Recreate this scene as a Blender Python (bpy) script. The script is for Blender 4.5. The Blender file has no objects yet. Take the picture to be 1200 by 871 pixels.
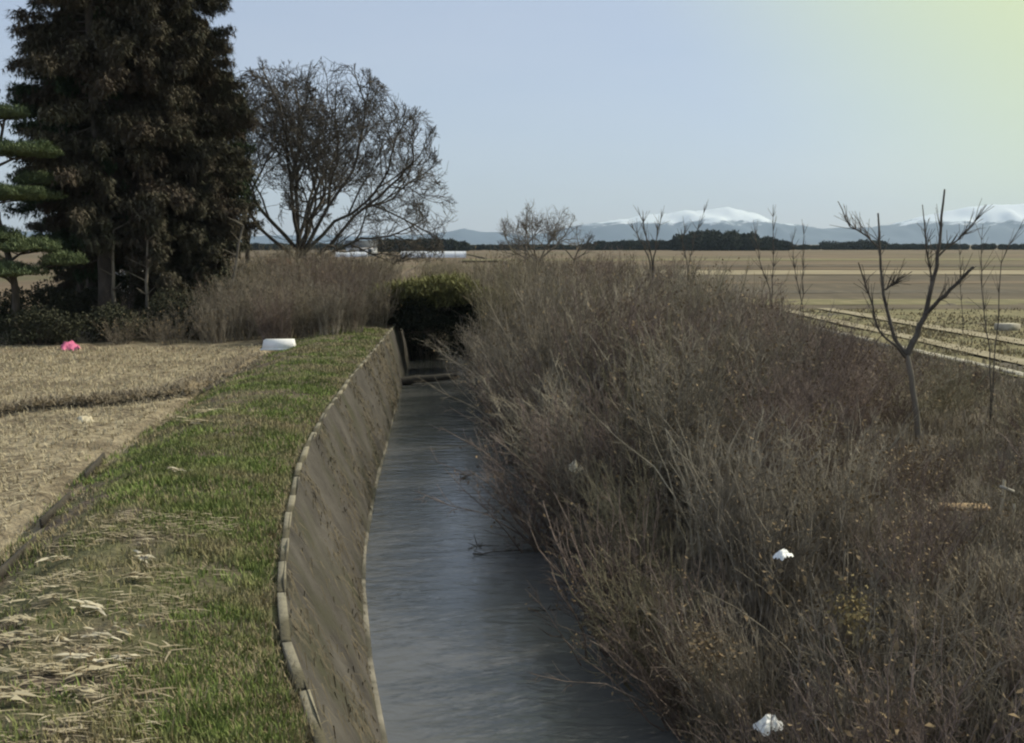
import bpy, math, random
import numpy as np
from mathutils import Vector, Matrix

# ------------------------------------------------------------------ camera, sky, sun, exposure
S = bpy.context.scene
COL = S.collection
CAM_Z = 3.5
FPX = 1287.0                      # focal length in pixels of a 1200 px wide frame
PITCH = math.atan((435.5 - 286) / FPX)
cd = bpy.data.cameras.new('camera'); cam = bpy.data.objects.new('camera', cd); COL.objects.link(cam)
cd.sensor_width = 36; cd.lens = 36 * FPX / 1200; cd.clip_start = 0.1; cd.clip_end = 40000
cam.location = (0, 0, CAM_Z); cam.rotation_euler = (math.pi / 2 - PITCH, 0, 0)
S.camera = cam

SUN_AZ = math.radians(62)         # clockwise from +Y (the view direction) towards +X
SUN_EL = math.radians(38)
SUN_DIR = Vector((math.sin(SUN_AZ) * math.cos(SUN_EL), math.cos(SUN_AZ) * math.cos(SUN_EL), math.sin(SUN_EL)))
W = bpy.data.worlds.new('World'); S.world = W; W.use_nodes = True
nt = W.node_tree; nt.nodes.clear()
wo = nt.nodes.new('ShaderNodeOutputWorld'); bg = nt.nodes.new('ShaderNodeBackground')
sky = nt.nodes.new('ShaderNodeTexSky'); sky.sky_type = 'NISHITA'; sky.sun_disc = False
sky.sun_elevation = SUN_EL; sky.sun_rotation = SUN_AZ
sky.air_density = 1.0; sky.dust_density = 0.6; sky.ozone_density = 2.0; sky.altitude = 20
bg.inputs['Strength'].default_value = 0.107
# thin winter veil: the sky is paled all round, and yellowish in a wide aureole about the sun
tcw = nt.nodes.new('ShaderNodeTexCoord'); nrm = nt.nodes.new('ShaderNodeVectorMath'); nrm.operation = 'NORMALIZE'
dot = nt.nodes.new('ShaderNodeVectorMath'); dot.operation = 'DOT_PRODUCT'; dot.inputs[1].default_value = SUN_DIR
nt.links.new(tcw.outputs['Generated'], nrm.inputs[0]); nt.links.new(nrm.outputs[0], dot.inputs[0])
aur = nt.nodes.new('ShaderNodeMapRange'); aur.interpolation_type = 'SMOOTHSTEP'
aur.inputs['From Min'].default_value = math.cos(math.radians(57)); aur.inputs['From Max'].default_value = math.cos(math.radians(38))
nt.links.new(dot.outputs['Value'], aur.inputs['Value'])
veil = nt.nodes.new('ShaderNodeMix'); veil.data_type = 'RGBA'; veil.inputs['Factor'].default_value = .72
nt.links.new(sky.outputs[0], veil.inputs['A'])
cn = nt.nodes.new('ShaderNodeTexNoise'); cn.inputs['Scale'].default_value = 2.2; cn.inputs['Detail'].default_value = 5
cm_ = nt.nodes.new('ShaderNodeMapping'); cm_.inputs['Scale'].default_value = (1, 1, 4); nt.links.new(nrm.outputs[0], cm_.inputs[0]); nt.links.new(cm_.outputs[0], cn.inputs['Vector'])
cr_ = nt.nodes.new('ShaderNodeValToRGB'); cr_.color_ramp.elements[0].position = .3; cr_.color_ramp.elements[0].color = (3.15, 3.65, 4.6, 1)
cr_.color_ramp.elements[1].position = .7; cr_.color_ramp.elements[1].color = (3.65, 4.0, 4.75, 1)
nt.links.new(cn.outputs['Fac'], cr_.inputs['Fac']); nt.links.new(cr_.outputs[0], veil.inputs['B'])
glow = nt.nodes.new('ShaderNodeMix'); glow.data_type = 'RGBA'; glow.inputs['B'].default_value = (5.1, 5.8, 3.3, 1)
nt.links.new(aur.outputs[0], glow.inputs['Factor']); nt.links.new(veil.outputs['Result'], glow.inputs['A'])
nt.links.new(glow.outputs['Result'], bg.inputs['Color']); nt.links.new(bg.outputs[0], wo.inputs['Surface'])

sd = bpy.data.lights.new('sun', 'SUN'); sun = bpy.data.objects.new('sun', sd); COL.objects.link(sun)
sd.energy = 3.3; sd.angle = math.radians(1.0); sd.color = (1.0, 0.92, 0.79)
sun.rotation_euler = (-SUN_DIR).to_track_quat('-Z', 'Y').to_euler(); sun.location = (20, 10, 40)

S.view_settings.view_transform = 'Standard'; S.view_settings.look = 'None'
S.view_settings.exposure = 0.42; S.view_settings.gamma = 1.0; S.view_settings.use_curve_mapping = False
S.render.engine = 'CYCLES'
S.cycles.use_denoising = True
S.cycles.max_bounces = 6; S.cycles.diffuse_bounces = 3; S.cycles.glossy_bounces = 3
S.cycles.transparent_max_bounces = 8; S.cycles.volume_bounces = 0
S.cycles.filter_width = 2.2       # the photograph is soft, from a small video camera

rng = np.random.default_rng(7)
random.seed(7)

# ------------------------------------------------------------------ helpers
def at_depth(u, v, Y):
    """World point at forward distance Y seen at pixel (u, v) of the 1200x871 photograph."""
    x = (u - 600) / FPX; y = -(v - 435.5) / FPX
    dy = math.cos(PITCH) + y * math.sin(PITCH); dz = -math.sin(PITCH) + y * math.cos(PITCH)
    t = Y / dy
    return Vector((x * t, Y, CAM_Z + dz * t))

def at_z(u, v, z):
    x = (u - 600) / FPX; y = -(v - 435.5) / FPX
    dy = math.cos(PITCH) + y * math.sin(PITCH); dz = -math.sin(PITCH) + y * math.cos(PITCH)
    t = (z - CAM_Z) / dz
    return Vector((x * t, dy * t, z))

def interp(xs, ys):
    xs = np.array(xs, float); ys = np.array(ys, float)
    def f(y):
        r = np.interp(y, xs, ys)
        return r
    return f

def vnoise(x, y, s=1.0, seed=0):
    """Smooth value noise in [-1, 1]."""
    x = np.asarray(x, float) * s; y = np.asarray(y, float) * s
    xi = np.floor(x).astype(np.int64); yi = np.floor(y).astype(np.int64)
    fx = x - xi; fy = y - yi
    fx = fx * fx * (3 - 2 * fx); fy = fy * fy * (3 - 2 * fy)
    def h(a, b):
        n = (a * 374761393 + b * 668265263 + seed * 1274126177) & 0x7fffffff
        n = ((n ^ (n >> 13)) * 1274126177) & 0x7fffffff
        return ((n ^ (n >> 16)) & 0xffff) / 32767.5 - 1
    return (h(xi, yi) * (1 - fx) + h(xi + 1, yi) * fx) * (1 - fy) + (h(xi, yi + 1) * (1 - fx) + h(xi + 1, yi + 1) * fx) * fy

def mesh_np(name, V, F, mats, smooth=False, fm=None):
    """Mesh from numpy arrays. F: (n,3) or (n,4) array, or a list of such arrays."""
    if not isinstance(F, list): F = [F]
    F = [f for f in F if len(f)]
    me = bpy.data.meshes.new(name)
    V = np.asarray(V, np.float32)
    me.vertices.add(len(V)); me.vertices.foreach_set('co', V.ravel())
    nl = sum(f.size for f in F); nf = sum(len(f) for f in F)
    me.loops.add(nl); me.polygons.add(nf)
    me.loops.foreach_set('vertex_index', np.concatenate([f.ravel() for f in F]).astype(np.int32))
    tot = np.concatenate([np.full(len(f), f.shape[1]) for f in F])
    st = np.concatenate([[0], np.cumsum(tot)[:-1]])
    me.polygons.foreach_set('loop_start', st.astype(np.int32))
    if not isinstance(mats, (list, tuple)): mats = [mats]
    for m in mats: me.materials.append(m)
    if fm is not None: me.polygons.foreach_set('material_index', np.asarray(fm, np.int32))
    if smooth: me.polygons.foreach_set('use_smooth', np.ones(nf, bool))
    me.update(calc_edges=True); me.validate()
    return me

def obj(name, me, parent=None, loc=None, rot=None, scale=None):
    o = bpy.data.objects.new(name, me); COL.objects.link(o)
    if parent is not None: o.parent = parent
    if loc is not None: o.location = loc
    if rot is not None: o.rotation_euler = rot
    if scale is not None: o.scale = scale if hasattr(scale, '__len__') else (scale,) * 3
    return o

def thing(name, label, cat, loc=(0, 0, 0), rot=(0, 0, 0), group=None, scale=None):
    o = obj(name, None, None, loc, rot, scale); tag(o, label, cat, group)
    return o

def tag(o, label, cat, group=None):
    o['label'] = label; o['category'] = cat
    if group: o['group'] = group
    return o

def struct(o, label=None):
    o['kind'] = 'structure'
    if label: o['label'] = label; o['category'] = o.name.split('.')[0].replace('_', ' ')
    return o

def stuff(o, label, cat):
    o['kind'] = 'stuff'; o['label'] = label; o['category'] = cat
    return o

def copy_thing(root, loc, rot, scale, label=None, group=None):
    r = root.copy(); COL.objects.link(r)
    r.location = loc; r.rotation_euler = rot; r.scale = scale if hasattr(scale, '__len__') else (scale,) * 3
    if label: r['label'] = label
    if group: r['group'] = group
    for ch in root.children:
        c = ch.copy(); COL.objects.link(c); c.parent = r
        for g in ch.children:
            d = g.copy(); COL.objects.link(d); d.parent = c
    return r

def tubes(lines, sides=3):
    """lines: list of (points (n,3), radii (n)). Returns V, quads."""
    Vs = []; Fs = []; base = 0
    ang = np.arange(sides) * 2 * math.pi / sides
    ca = np.cos(ang); sa = np.sin(ang)
    nxt = (np.arange(sides) + 1) % sides; cur = np.arange(sides)
    for P, R in lines:
        P = np.asarray(P, float); R = np.asarray(R, float); n = len(P)
        T = np.empty_like(P); T[1:-1] = P[2:] - P[:-2]; T[0] = P[1] - P[0]; T[-1] = P[-1] - P[-2]
        T /= np.maximum(np.linalg.norm(T, axis=1, keepdims=True), 1e-9)
        m = T.mean(0)
        ref = np.array([1., 0, 0]) if abs(m[0]) < 0.6 else np.array([0, 1., 0])
        A = np.cross(T, ref); A /= np.maximum(np.linalg.norm(A, axis=1, keepdims=True), 1e-9)
        B = np.cross(T, A)
        ring = P[:, None, :] + R[:, None, None] * (A[:, None, :] * ca[None, :, None] + B[:, None, :] * sa[None, :, None])
        Vs.append(ring.reshape(-1, 3))
        i = (np.arange(n - 1) * sides)[:, None]
        q = np.stack([i + cur, i + nxt, i + nxt + sides, i + cur + sides], -1).reshape(-1, 4) + base
        Fs.append(q); base += n * sides
    return np.concatenate(Vs), np.concatenate(Fs)

def merge(parts):
    Vs = []; Fs = []; b = 0
    for V, F in parts:
        Vs.append(V); Fs.append(F + b); b += len(V)
    return np.concatenate(Vs), np.concatenate(Fs)

def blades(P, length, width, dirs, bend=0.35, segs=2):
    """Grass/needle blades. P (n,3) roots, dirs (n,3) unit directions; curved down by bend. Returns V, tris/quads as tris."""
    n = len(P)
    length = np.broadcast_to(length, (n,)); width = np.broadcast_to(width, (n,))
    side = np.cross(dirs, np.array([0, 0, 1.])); l = np.linalg.norm(side, axis=1, keepdims=True)
    a = rng.uniform(0, 2 * math.pi, n); rnd = np.stack([np.cos(a), np.sin(a), np.zeros(n)], -1)
    side = np.where(l > 0.2, side / np.maximum(l, 1e-6), rnd)
    rows = []
    for k in range(segs + 1):
        t = k / segs
        c = P + dirs * (length * t)[:, None]
        c = c + np.stack([np.zeros(n), np.zeros(n), -bend * length * t * t], -1)
        if k < segs:
            w = width * (1 - 0.75 * t) * 0.5
            rows.append(c - side * w[:, None]); rows.append(c + side * w[:, None])
        else:
            rows.append(c)
    m = len(rows)
    V = np.stack(rows, 1).reshape(-1, 3)
    b = (np.arange(n) * m)[:, None]
    F = []
    for k in range(segs - 1):
        F.append(b + np.array([2 * k, 2 * k + 1, 2 * k + 3])); F.append(b + np.array([2 * k, 2 * k + 3, 2 * k + 2]))
    F.append(b + np.array([2 * (segs - 1), 2 * (segs - 1) + 1, m - 1]))
    return V, np.concatenate(F)

def rand_dirs(n, zmin=-1, zmax=1):
    z = rng.uniform(zmin, zmax, n); a = rng.uniform(0, 2 * math.pi, n); r = np.sqrt(np.maximum(0, 1 - z * z))
    return np.stack([r * np.cos(a), r * np.sin(a), z], -1)

def box_np(sx, sy, sz, bev=0.0, c=(0, 0, 0)):
    """Axis box with chamfered vertical edges and top (cheap bevel)."""
    x, y, z = sx / 2, sy / 2, sz / 2
    b = min(bev, x * .9, y * .9, z * .9) if bev else 0
    if not b:
        V = np.array([[-x, -y, -z], [x, -y, -z], [x, y, -z], [-x, y, -z], [-x, -y, z], [x, -y, z], [x, y, z], [-x, y, z]], float)
        F = np.array([[0, 3, 2, 1], [4, 5, 6, 7], [0, 1, 5, 4], [1, 2, 6, 5], [2, 3, 7, 6], [3, 0, 4, 7]])
        return V + np.array(c), F
    ring = lambda ix, iy, zz: [[-ix, -iy, zz], [ix, -iy, zz], [ix, iy, zz], [-ix, iy, zz]]
    V = np.array(ring(x - b, y - b, -z) + ring(x, y, -z + b) + ring(x, y, z - b) + ring(x - b, y - b, z), float)
    F = [[0, 3, 2, 1], [12, 13, 14, 15]]
    for k in range(3):
        for i in range(4):
            j = (i + 1) % 4
            F.append([k * 4 + i, k * 4 + j, k * 4 + 4 + j, k * 4 + 4 + i])
    return V + np.array(c), np.array(F)

# ------------------------------------------------------------------ materials
def mat(name, stops, scale=3.0, detail=5.0, rough=0.9, bump=0.0, bump_scale=None, dist=0.0, coords='Object', mapping=None,
        spec=0.25, rand=0.0, second=None, sss=None, bump_dist=0.02):
    """Principled material; stops = [(pos, (r,g,b)), ...] driven by noise. second=(colour, scale, lo, hi) mixes a patch colour in."""
    m = bpy.data.materials.new(name); m.use_nodes = True
    N = m.node_tree.nodes; L = m.node_tree.links
    p = N['Principled BSDF']; p.inputs['Roughness'].default_value = rough
    p.inputs['Specular IOR Level'].default_value = spec
    tc = N.new('ShaderNodeTexCoord'); src = tc.outputs[coords]
    if coords == 'Position':
        pass
    if mapping:
        mp = N.new('ShaderNodeMapping'); mp.inputs['Scale'].default_value = mapping
        L.new(src, mp.inputs['Vector']); src = mp.outputs[0]
    no = N.new('ShaderNodeTexNoise'); no.inputs['Scale'].default_value = scale; no.inputs['Detail'].default_value = detail
    no.inputs['Distortion'].default_value = dist; no.inputs['Roughness'].default_value = 0.62
    L.new(src, no.inputs['Vector'])
    r = N.new('ShaderNodeValToRGB')
    while len(r.color_ramp.elements) < len(stops): r.color_ramp.elements.new(0.5)
    for e, (q, c) in zip(r.color_ramp.elements, stops): e.position = q; e.color = (*c, 1)
    L.new(no.outputs['Fac'], r.inputs['Fac'])
    col = r.outputs['Color']
    if second:
        c2, s2, lo, hi = second
        n2 = N.new('ShaderNodeTexNoise'); n2.inputs['Scale'].default_value = s2; n2.inputs['Detail'].default_value = 3
        L.new(src, n2.inputs['Vector'])
        mr = N.new('ShaderNodeMapRange'); mr.inputs['From Min'].default_value = lo; mr.inputs['From Max'].default_value = hi
        L.new(n2.outputs['Fac'], mr.inputs['Value'])
        mx = N.new('ShaderNodeMix'); mx.data_type = 'RGBA'
        L.new(mr.outputs[0], mx.inputs['Factor']); L.new(col, mx.inputs['A']); mx.inputs['B'].default_value = (*c2, 1)
        col = mx.outputs['Result']
    if rand:
        oi = N.new('ShaderNodeObjectInfo'); hs = N.new('ShaderNodeHueSaturation')
        mr2 = N.new('ShaderNodeMapRange'); mr2.inputs['To Min'].default_value = 1 - rand; mr2.inputs['To Max'].default_value = 1 + rand
        L.new(oi.outputs['Random'], mr2.inputs['Value']); L.new(mr2.outputs[0], hs.inputs['Value'])
        L.new(col, hs.inputs['Color']); col = hs.outputs[0]
    L.new(col, p.inputs['Base Color'])
    if bump:
        nb = N.new('ShaderNodeTexNoise'); nb.inputs['Scale'].default_value = bump_scale or scale * 4; nb.inputs['Detail'].default_value = 6
        L.new(src, nb.inputs['Vector'])
        b = N.new('ShaderNodeBump'); b.inputs['Strength'].default_value = bump; b.inputs['Distance'].default_value = bump_dist
        L.new(nb.outputs['Fac'], b.inputs['Height']); L.new(b.outputs[0], p.inputs['Normal'])
    return m

M = {}
M['stubble_soil'] = mat('stubble_soil', [(.34, (.12, .093, .06)), (.5, (.25, .203, .137)), (.66, (.37, .31, .215))], 2.4, 9, .95, 1.0, 9, dist=.8,
                        second=((.15, .118, .078), .5, .5, .64), bump_dist=.09)
M['bank_soil'] = mat('bank_soil', [(.3, (.065, .062, .032)), (.5, (.10, .098, .046)), (.7, (.16, .14, .08))], 1.5, 7, .95, .8, 12,
                     second=((.105, .08, .062), .9, .48, .62), bump_dist=.07)
M['mud'] = mat('mud', [(.3, (.035, .03, .024)), (.7, (.08, .068, .052))], 2, 6, .8, .6, 10)
M['scrub_soil'] = mat('scrub_soil', [(.3, (.055, .045, .035)), (.55, (.10, .082, .062)), (.75, (.15, .125, .09))], 1.2, 7, .95, .7, 8)
M['pasture'] = mat('pasture', [(.3, (.088, .062, .040)), (.5, (.14, .10, .064)), (.7, (.195, .145, .092))], .05, 8, .95, .5, .7,
                   second=((.10, .088, .045), .02, .5, .65), bump_dist=.2)
M['ploughed'] = mat('ploughed', [(.3, (.06, .046, .031)), (.55, (.10, .077, .052)), (.75, (.15, .118, .08))], .25, 8, .95, .7, 3, mapping=(1, .35, 1))
M['straw_field'] = mat('straw_field', [(.3, (.21, .17, .11)), (.6, (.30, .25, .165))], .2, 7, .95, .6, 2)
M['verge'] = mat('verge', [(.3, (.10, .095, .045)), (.5, (.16, .14, .07)), (.7, (.25, .205, .115))], .8, 7, .95, .7, 4)
M['ridge'] = mat('ridge', [(.3, (.13, .10, .065)), (.6, (.22, .175, .115))], 2, 7, .95, .8, 10)
M['path'] = mat('path', [(.3, (.20, .165, .105)), (.55, (.30, .255, .175)), (.75, (.37, .325, .24))], .9, 7, .95, .5, 6)
M['concrete'] = mat('concrete', [(.3, (.34, .31, .25)), (.55, (.47, .43, .35)), (.75, (.56, .52, .43))], 3, 8, .9, .5, 25,
                    second=((.20, .18, .13), 1.4, .55, .7))
M['coping'] = mat('coping', [(.3, (.13, .115, .085)), (.55, (.25, .225, .17)), (.75, (.36, .33, .26))], 2.2, 8, .95, .7, 25,
                  second=((.10, .088, .06), .8, .46, .6))
M['toe'] = mat('toe', [(.3, (.12, .11, .09)), (.55, (.22, .20, .165)), (.75, (.32, .295, .245))], 1.3, 8, .9, .6, 20,
               second=((.07, .065, .05), .7, .48, .62))
M['revetment'] = mat('revetment', [(.28, (.034, .030, .026)), (.48, (.064, .057, .050)), (.70, (.10, .090, .079))], 1.1, 9, .95, .8, 12, dist=.3,
                     mapping=(1, 1, .6), second=((.05, .048, .03), .8, .5, .68), bump_dist=.06)
M['bark'] = mat('bark', [(.3, (.05, .042, .034)), (.7, (.13, .11, .09))], 4, 6, .95, .6, 18, mapping=(1, 1, .25))
M['bark_pale'] = mat('bark_pale', [(.3, (.11, .095, .075)), (.7, (.24, .21, .17))], 4, 6, .95, .6, 18, mapping=(1, 1, .25))
M['bare_bark'] = mat('bare_bark', [(.3, (.055, .047, .038)), (.7, (.135, .118, .098))], 3, 5, .95)
M['stem_grey'] = mat('stem_grey', [(.3, (.10, .085, .064)), (.5, (.20, .172, .132)), (.72, (.36, .312, .242))], 2.2, 4, .9, rand=.35)
M['stem_red'] = mat('stem_red', [(.3, (.095, .071, .060)), (.5, (.175, .135, .113)), (.72, (.29, .23, .195))], 2.2, 4, .9, rand=.35)
M['stem_olive'] = mat('stem_olive', [(.3, (.11, .096, .060)), (.5, (.195, .172, .112)), (.72, (.31, .272, .18))], 2.2, 4, .9, rand=.35)
M['stem_pale'] = mat('stem_pale', [(.3, (.20, .17, .125)), (.5, (.32, .28, .21)), (.72, (.46, .41, .32))], 2.2, 4, .9, rand=.3)
M['dead_leaf'] = mat('dead_leaf', [(.3, (.15, .105, .06)), (.6, (.26, .19, .11)), (.8, (.36, .27, .15))], 5, 3, .9, rand=.2)
M['ochre_leaf'] = mat('ochre_leaf', [(.3, (.19, .145, .065)), (.7, (.31, .245, .12))], 5, 3, .9)
M['cedar'] = mat('cedar', [(.3, (.055, .058, .035)), (.5, (.10, .092, .062)), (.7, (.155, .132, .095))], .9, 5, .9,
                 second=((.105, .082, .060), .35, .45, .62), rand=.15)
M['cedar_green'] = mat('cedar_green', [(.3, (.030, .050, .024)), (.5, (.055, .082, .038)), (.7, (.085, .115, .055))], .9, 5, .9, rand=.15)
M['pine'] = mat('pine', [(.3, (.11, .145, .07)), (.7, (.19, .23, .115))], 2, 4, .9)
M['evergreen'] = mat('evergreen', [(.3, (.034, .038, .022)), (.7, (.078, .078, .046))], 2, 4, .9, rand=.2)
M['shade_leaf'] = mat('shade_leaf', [(.3, (.014, .018, .010)), (.7, (.034, .040, .020))], 2, 4, .9, rand=.2)  # evergreen leaf darkened: shade of the canal-end hollow put into its colour
M['bamboo_leaf'] = mat('bamboo_leaf', [(.3, (.14, .145, .055)), (.7, (.28, .265, .105))], 2, 4, .8)
M['grass'] = mat('grass', [(.32, (.10, .115, .040)), (.5, (.16, .20, .058)), (.66, (.21, .275, .075))], .8, 8, .8,
                 second=((.27, .23, .13), .55, .47, .62))
M['dry_grass'] = mat('dry_grass', [(.3, (.20, .16, .09)), (.7, (.38, .32, .20))], 2, 5, .9)
M['scrub_grass'] = mat('scrub_grass', [(.3, (.16, .13, .095)), (.6, (.28, .235, .17)), (.8, (.40, .34, .24))], 1.3, 5, .9)
M['wall_creeper'] = mat('wall_creeper', [(.3, (.06, .05, .035)), (.7, (.17, .14, .095))], 2, 4, .9)
M['litter'] = mat('litter', [(.3, (.18, .14, .09)), (.5, (.34, .28, .19)), (.7, (.56, .49, .36))], 3.5, 6, .9)
M['straw'] = mat('straw', [(.3, (.34, .285, .19)), (.7, (.52, .45, .31))], 4, 4, .9)
M['pale_stalk'] = mat('pale_stalk', [(.3, (.45, .39, .28)), (.7, (.66, .59, .45))], 6, 4, .85)
M['white_plastic'] = mat('white_plastic', [(.3, (.74, .75, .76)), (.7, (.84, .84, .84))], 6, 4, .5)
M['pink_plastic'] = mat('pink_plastic', [(.3, (.62, .14, .27)), (.7, (.72, .22, .36))], 6, 4, .5)
M['board'] = mat('board', [(.3, (.30, .20, .11)), (.7, (.44, .31, .18))], 5, 5, .85, .4, 30, mapping=(.2, 3, 3))
M['grey_board'] = mat('grey_board', [(.3, (.26, .24, .21)), (.7, (.40, .375, .33))], 5, 5, .85, .4, 30, mapping=(.2, 3, 3))
M['dark_board'] = mat('dark_board', [(.3, (.03, .026, .022)), (.7, (.07, .06, .048))], 5, 5, .8, .4, 30)
M['bamboo_pole'] = mat('bamboo_pole', [(.3, (.40, .35, .25)), (.7, (.56, .50, .38))], 5, 5, .6)
M['wall_white'] = mat('wall_white', [(.3, (.62, .62, .62)), (.7, (.76, .76, .75))], 1, 5, .8)
M['roof_dark'] = mat('roof_dark', [(.3, (.04, .045, .055)), (.7, (.08, .085, .10))], 2, 5, .6)
M['roof_rust'] = mat('roof_rust', [(.3, (.22, .085, .05)), (.7, (.33, .15, .10))], 3, 6, .8)
M['glass_dark'] = mat('glass_dark', [(.3, (.02, .025, .03)), (.7, (.04, .045, .05))], 2, 2, .1, spec=.5)
M['film'] = mat('film', [(.3, (.60, .62, .68)), (.7, (.72, .73, .78))], 1, 4, .35)
M['far_wood'] = mat('far_wood', [(.3, (.012, .018, .012)), (.7, (.035, .042, .026))], .15, 5, .95)

def mountain_material():
    m = bpy.data.materials.new('mountain_snow'); m.use_nodes = True
    N = m.node_tree.nodes; L = m.node_tree.links; p = N['Principled BSDF']; p.inputs['Roughness'].default_value = .9
    g = N.new('ShaderNodeNewGeometry'); sp = N.new('ShaderNodeSeparateXYZ'); L.new(g.outputs['Position'], sp.inputs[0])
    no = N.new('ShaderNodeTexNoise'); no.inputs['Scale'].default_value = .011; no.inputs['Detail'].default_value = 8
    no.inputs['Roughness'].default_value = .7; L.new(g.outputs['Position'], no.inputs['Vector'])
    a = N.new('ShaderNodeMapRange'); a.inputs['From Min'].default_value = 70; a.inputs['From Max'].default_value = 210
    L.new(sp.outputs['Z'], a.inputs['Value'])
    ad = N.new('ShaderNodeMath'); ad.operation = 'ADD'; L.new(a.outputs[0], ad.inputs[0]); L.new(no.outputs['Fac'], ad.inputs[1])
    r = N.new('ShaderNodeValToRGB'); r.color_ramp.elements[0].position = .88; r.color_ramp.elements[0].color = (.05, .085, .15, 1)  # rock tinted blue: part of the distance haze is put into its colour
    r.color_ramp.elements[1].position = 1.2; r.color_ramp.elements[1].color = (.68, .73, .82, 1)
    L.new(ad.outputs[0], r.inputs['Fac']); L.new(r.outputs[0], p.inputs['Base Color'])
    return m
M['mountain'] = mountain_material()

def water_material():
    m = bpy.data.materials.new('canal_water'); m.use_nodes = True
    N = m.node_tree.nodes; L = m.node_tree.links; p = N['Principled BSDF']
    p.inputs['Base Color'].default_value = (.105, .106, .105, 1); p.inputs['Roughness'].default_value = .05
    p.inputs['IOR'].default_value = 1.33; p.inputs['Specular IOR Level'].default_value = .5
    tc = N.new('ShaderNodeTexCoord')
    mp = N.new('ShaderNodeMapping'); mp.inputs['Scale'].default_value = (.8, 2.0, 1); L.new(tc.outputs['Object'], mp.inputs[0])
    n1 = N.new('ShaderNodeTexNoise'); n1.inputs['Scale'].default_value = 2.2; n1.inputs['Detail'].default_value = 4
    n1.inputs['Distortion'].default_value = .8; L.new(mp.outputs[0], n1.inputs['Vector'])
    b = N.new('ShaderNodeBump'); b.inputs['Strength'].default_value = .38; b.inputs['Distance'].default_value = .05
    L.new(n1.outputs['Fac'], b.inputs['Height']); L.new(b.outputs[0], p.inputs['Normal'])
    return m
M['water'] = water_material()

# ------------------------------------------------------------------ terrain
YS = [-60, 0, 4, 7.4, 9.2, 10.9, 13.3, 17.6, 22, 28.3, 36.4, 50, 90, 200, 9000]
TOP = interp(YS, [4.0, .9, -.4, -1.36, -1.97, -2.37, -2.8, -3.44, -3.83, -4.21, -4.55, -5.2, -8, -14, -14])
TOE = interp([-60, 0, 6, 11.6, 13.9, 17.1, 19.3, 24.6, 30, 40, 50, 90, 200, 9000],
             [5.0, 1.9, -.1, -1.37, -1.82, -2.34, -2.62, -3.08, -3.43, -4.15, -4.75, -7.3, -13.3, -13.3])
RIGHT = interp([-60, 0, 6, 11.6, 15, 19, 24.6, 33, 42, 50, 90, 200, 9000],
               [9, 4.8, 2.6, 1.75, 1.4, 1.05, .5, -.4, -1.3, -1.7, -4.4, -11, -11])
EDGE = interp([-60, 0, 7, 11.5, 17.2, 26.6, 33.7, 50, 90, 200, 9000],
              [-1.5, -3.9, -4.9, -5.7, -6.7, -7.6, -8.0, -8.6, -11, -17, -17])
WATER_Z = -2.0
FIELD_Z = -0.22

rows = np.concatenate([np.linspace(-60, 4, 30), np.arange(4.25, 44, .25), np.arange(44, 90, 1.0), np.geomspace(90, 8600, 40)])
# columns: (zone, t) laid out between the feature lines
def cross(Y):
    e, t, w, r = float(EDGE(Y)), float(TOP(Y)), float(TOE(Y)), float(RIGHT(Y))
    xs = []; zone = []
    far = -np.geomspace(26, 8600, 26)[::-1]
    xs += list(e + far); zone += [0] * len(far)
    f = np.linspace(-25.7, -.25, 90); xs += list(e + f); zone += [0] * len(f)
    b = np.linspace(0, 1, 22); xs += list(e + (t - .02 - e) * b); zone += [1] * len(b)
    s = np.linspace(.1, 1, 6); xs += list(t + (w - t) * s); zone += [2] * len(s)
    c = np.linspace(.12, .88, 5); xs += list(w + (r - w) * c); zone += [2] * len(c)
    k = np.linspace(0, 3.2, 14); xs += list(r + k); zone += [3] * len(k)
    g = np.linspace(3.5, 30, 60); xs += list(r + g); zone += [3] * len(g)
    far = np.geomspace(32, 8600, 26); xs += list(r + far); zone += [4] * len(far)
    return np.array(xs), np.array(zone)

def ground_z(X, Y):
    X = np.asarray(X, float); Y = np.asarray(Y, float)
    e, t, w, r = EDGE(Y), TOP(Y), TOE(Y), RIGHT(Y)
    n = vnoise(X, Y, 1.3, 3) * .05 + vnoise(X, Y, .35, 5) * .06 + vnoise(X, Y, 4, 9) * .02
    near = np.clip(1 - (np.abs(X) + np.abs(Y)) / 400, 0, 1)
    n = n * near
    depth = np.interp(Y, [0, 58, 66], [1, 1, 0])
    zf = FIELD_Z + n * .9
    furrow = np.abs(X - (e - .35)) < .14
    zf = zf - np.where(furrow, .10, 0)
    u = np.clip((X - e) / np.maximum(t - e, .1), 0, 1)
    zb = FIELD_Z + (0.0 - FIELD_Z) * np.clip(u / .35, 0, 1) ** .8 + .13 * np.sin(u * math.pi) + n * (1 - u)
    s = np.clip((X - t) / np.maximum(w - t, .1), 0, 1)
    zw = 0 + (-2.15 - 0) * s * depth - .05
    zbed = (-2.15 - .45 * np.sin(np.clip((X - w) / np.maximum(r - w, .1), 0, 1) * math.pi)) * depth
    q = np.clip((X - r) / 3.2, 0, 1)
    zr = (-2.15 * depth) * (1 - q) ** 1.3 - .12 * q + n * 1.5 * q + .24 * np.clip((X - 8.5) / 3.5, 0, 1)
    z = np.where(X < e, zf, np.where(X < t, zb, np.where(X < w, zw, np.where(X < r, zbed, zr))))
    return z

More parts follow.
